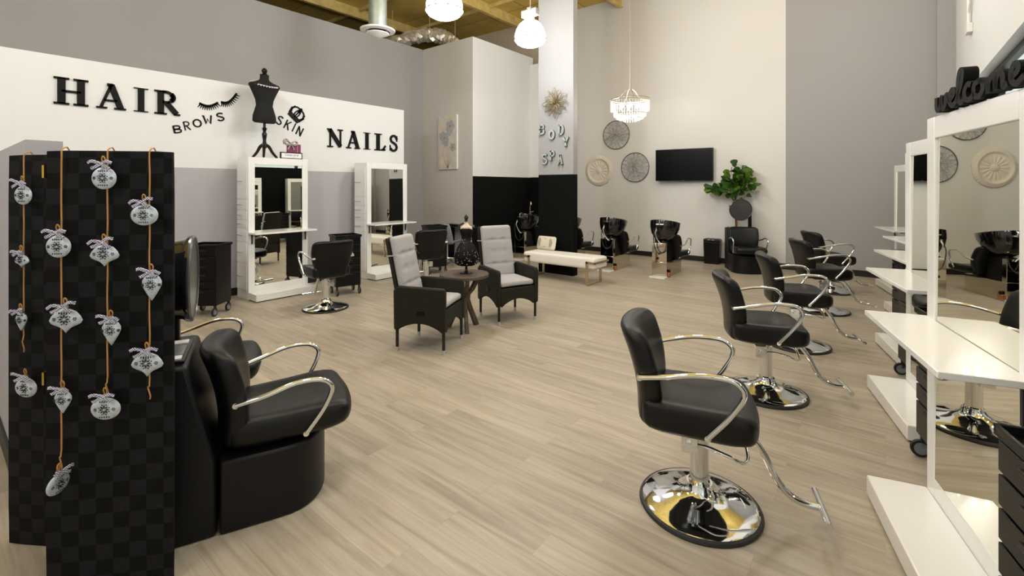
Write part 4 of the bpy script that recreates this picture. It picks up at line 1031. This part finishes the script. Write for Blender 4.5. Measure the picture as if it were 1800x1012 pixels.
LL = ['high bay globe lamp cut by the top edge of the photo', 'high bay globe lamp hanging in front of the bright wall fin',
      'added unseen high bay globe lamp overhead, above the middle of the right chair row', 'added unseen high bay globe lamp overhead, right of the camera', 'added unseen high bay globe lamp overhead, above the dryer chairs',
      'added unseen high bay globe lamp behind the camera on the left', 'added unseen high bay globe lamp behind the camera on the right', 'unseen high bay globe lamp hung high near the grey back wall']
for (x, y, z, _), lb in zip(LAMPS, LL): high_bay(x, y, z, lb)
# duct with round diffuser
D = cw((664 - 900) / FPX * 7.4, 7.4); ZD = CAM_H + (HORIZON - 66) * 7.4 / FPX
t = thing('ceiling_diffuser', 'round white air diffuser on a vertical metal duct above the left wall', 'air vent', (D[0], D[1], ZD))
MB().lathe([(.135, .12), (.14, .12), (.14, ZC - ZD), (.135, ZC - ZD)], 32).build('duct', DUCT, t)
MB().lathe([(.27, .12), (.265, .10), (.19, .085), (.175, .11), (.16, .15), (.14, .16)], 40).build('outer_cone', CONDU, t)
MB().lathe([(0, .0), (.06, .005), (.17, .055), (.175, .065), (.05, .04), (.0, .04)], 40).build('inner_cone', CONDU, t)
MB().lathe([(0, .09), (.13, .09), (.13, .10), (0, .10)], 30).build('throat', BLACKP, t)
D = [cw((px - 900) / FPX * 12.2, 12.2) + (CAM_H + (HORIZON - py) * 12.2 / FPX,) for px, py in [(640, 86), (690, 78), (725, 66), (755, 61), (785, 68), (800, 80), (810, 92)]]
mb = MB(); mb.tube(D, .17, 16, smooth=8); random.seed(21); mb.v = [v + Vector((random.uniform(-.03, .03), random.uniform(-.03, .03), random.uniform(-.04, .04))) for v in mb.v]
for q in (D[1], D[3], D[5]): mb.cyl((q[0], q[1], q[2] + .13), (q[0], q[1], ZC), .008, 6)
tag(mb.build('flexible_duct', FOIL, smooth=False), 'crumpled foil flexible air duct under the yellow ceiling', 'duct')
# sprinkler pipe on the right wall
t = thing('wall_conduit', 'white painted conduit with junction box high on the right wall', 'conduit')
y, z = on_x(1703, 46, XR - .03); MB().box(XR - .06, y - .10, z - .10, XR, y + .10, z + .02).build('junction_box', CONDU, t, bevel=.006)
mb = MB(); mb.cyl((XR - .03, y, z), (XR - .03, y, ZC - .35), .02, 12); mb.tube([(XR - .03, y - .04, z), (XR - .03, y - .08, z + .25), (XR - .03, y - 1.4, z + .9), (XR - .03, y - 2.4, ZC - .35)], .015, 10, smooth=3); mb.build('pipe', CONDU, t)

# ------------------------------------------------------------ chandelier
CHD = 9.0
x, y = cw((1107 - 900) / FPX * CHD, CHD); zr = CAM_H + (HORIZON - 178) * CHD / FPX
t = thing('crystal_chandelier', 'tiered crystal chandelier glowing in front of the white back wall', 'chandelier', (x, y, zr))
Rr_ = .36
mb = MB()
for rr, zz in ((Rr_, 0), (Rr_ + .005, .035), (.30, -.24), (.2, -.32)): mb.tube([(rr * math.cos(2 * PI * k / 48), rr * math.sin(2 * PI * k / 48), zz) for k in range(48)], .008, 8, smooth=0, closed=True)
for k in range(4):
    a = PI / 4 + k * PI / 2; mb.tube([(.03 * math.cos(a), .03 * math.sin(a), .24), (.10 * math.cos(a), .10 * math.sin(a), .20), (.2 * math.cos(a), .2 * math.sin(a), .08), (.34 * math.cos(a), .34 * math.sin(a), .03)], .008, 8)
mb.build('metal_frame', M('antique_silver_gold', (.45, .36, .28), .35, .8), t)
MB().cyl((0, 0, .22), (0, 0, ZC - zr), .007, 8).build('chain', SILV, t)
mb = MB(); random.seed(9)
for (rr, z0, z1, n) in ((Rr_, -.01, -.20, 44), (.30, -.20, -.30, 38), (.25, -.25, -.34, 32), (.19, -.28, -.385, 26), (.12, -.3, -.40, 16)):
    for k in range(n):
        a = 2 * PI * k / n; zz = z0
        while zz > z1:
            s_ = random.uniform(.009, .013); X_, Y_ = rr * math.cos(a), rr * math.sin(a)
            mb.lathe([(0, zz + s_ * 1.2), (s_ * .8, zz), (0, zz - s_ * 1.2)], 5, (X_, Y_, 0)); zz -= .028
o = mb.build('crystal_strands', CRYST, t, smooth=False); o['kind'] = 'stuff'
for k in range(6):
    a = 2 * PI * k / 6; MB().lathe([(0, -.02), (.018, 0), (.022, .03), (.012, .06), (0, .075)], 12, (.17 * math.cos(a), .17 * math.sin(a), -.12)).build('bulb', BULB, t)
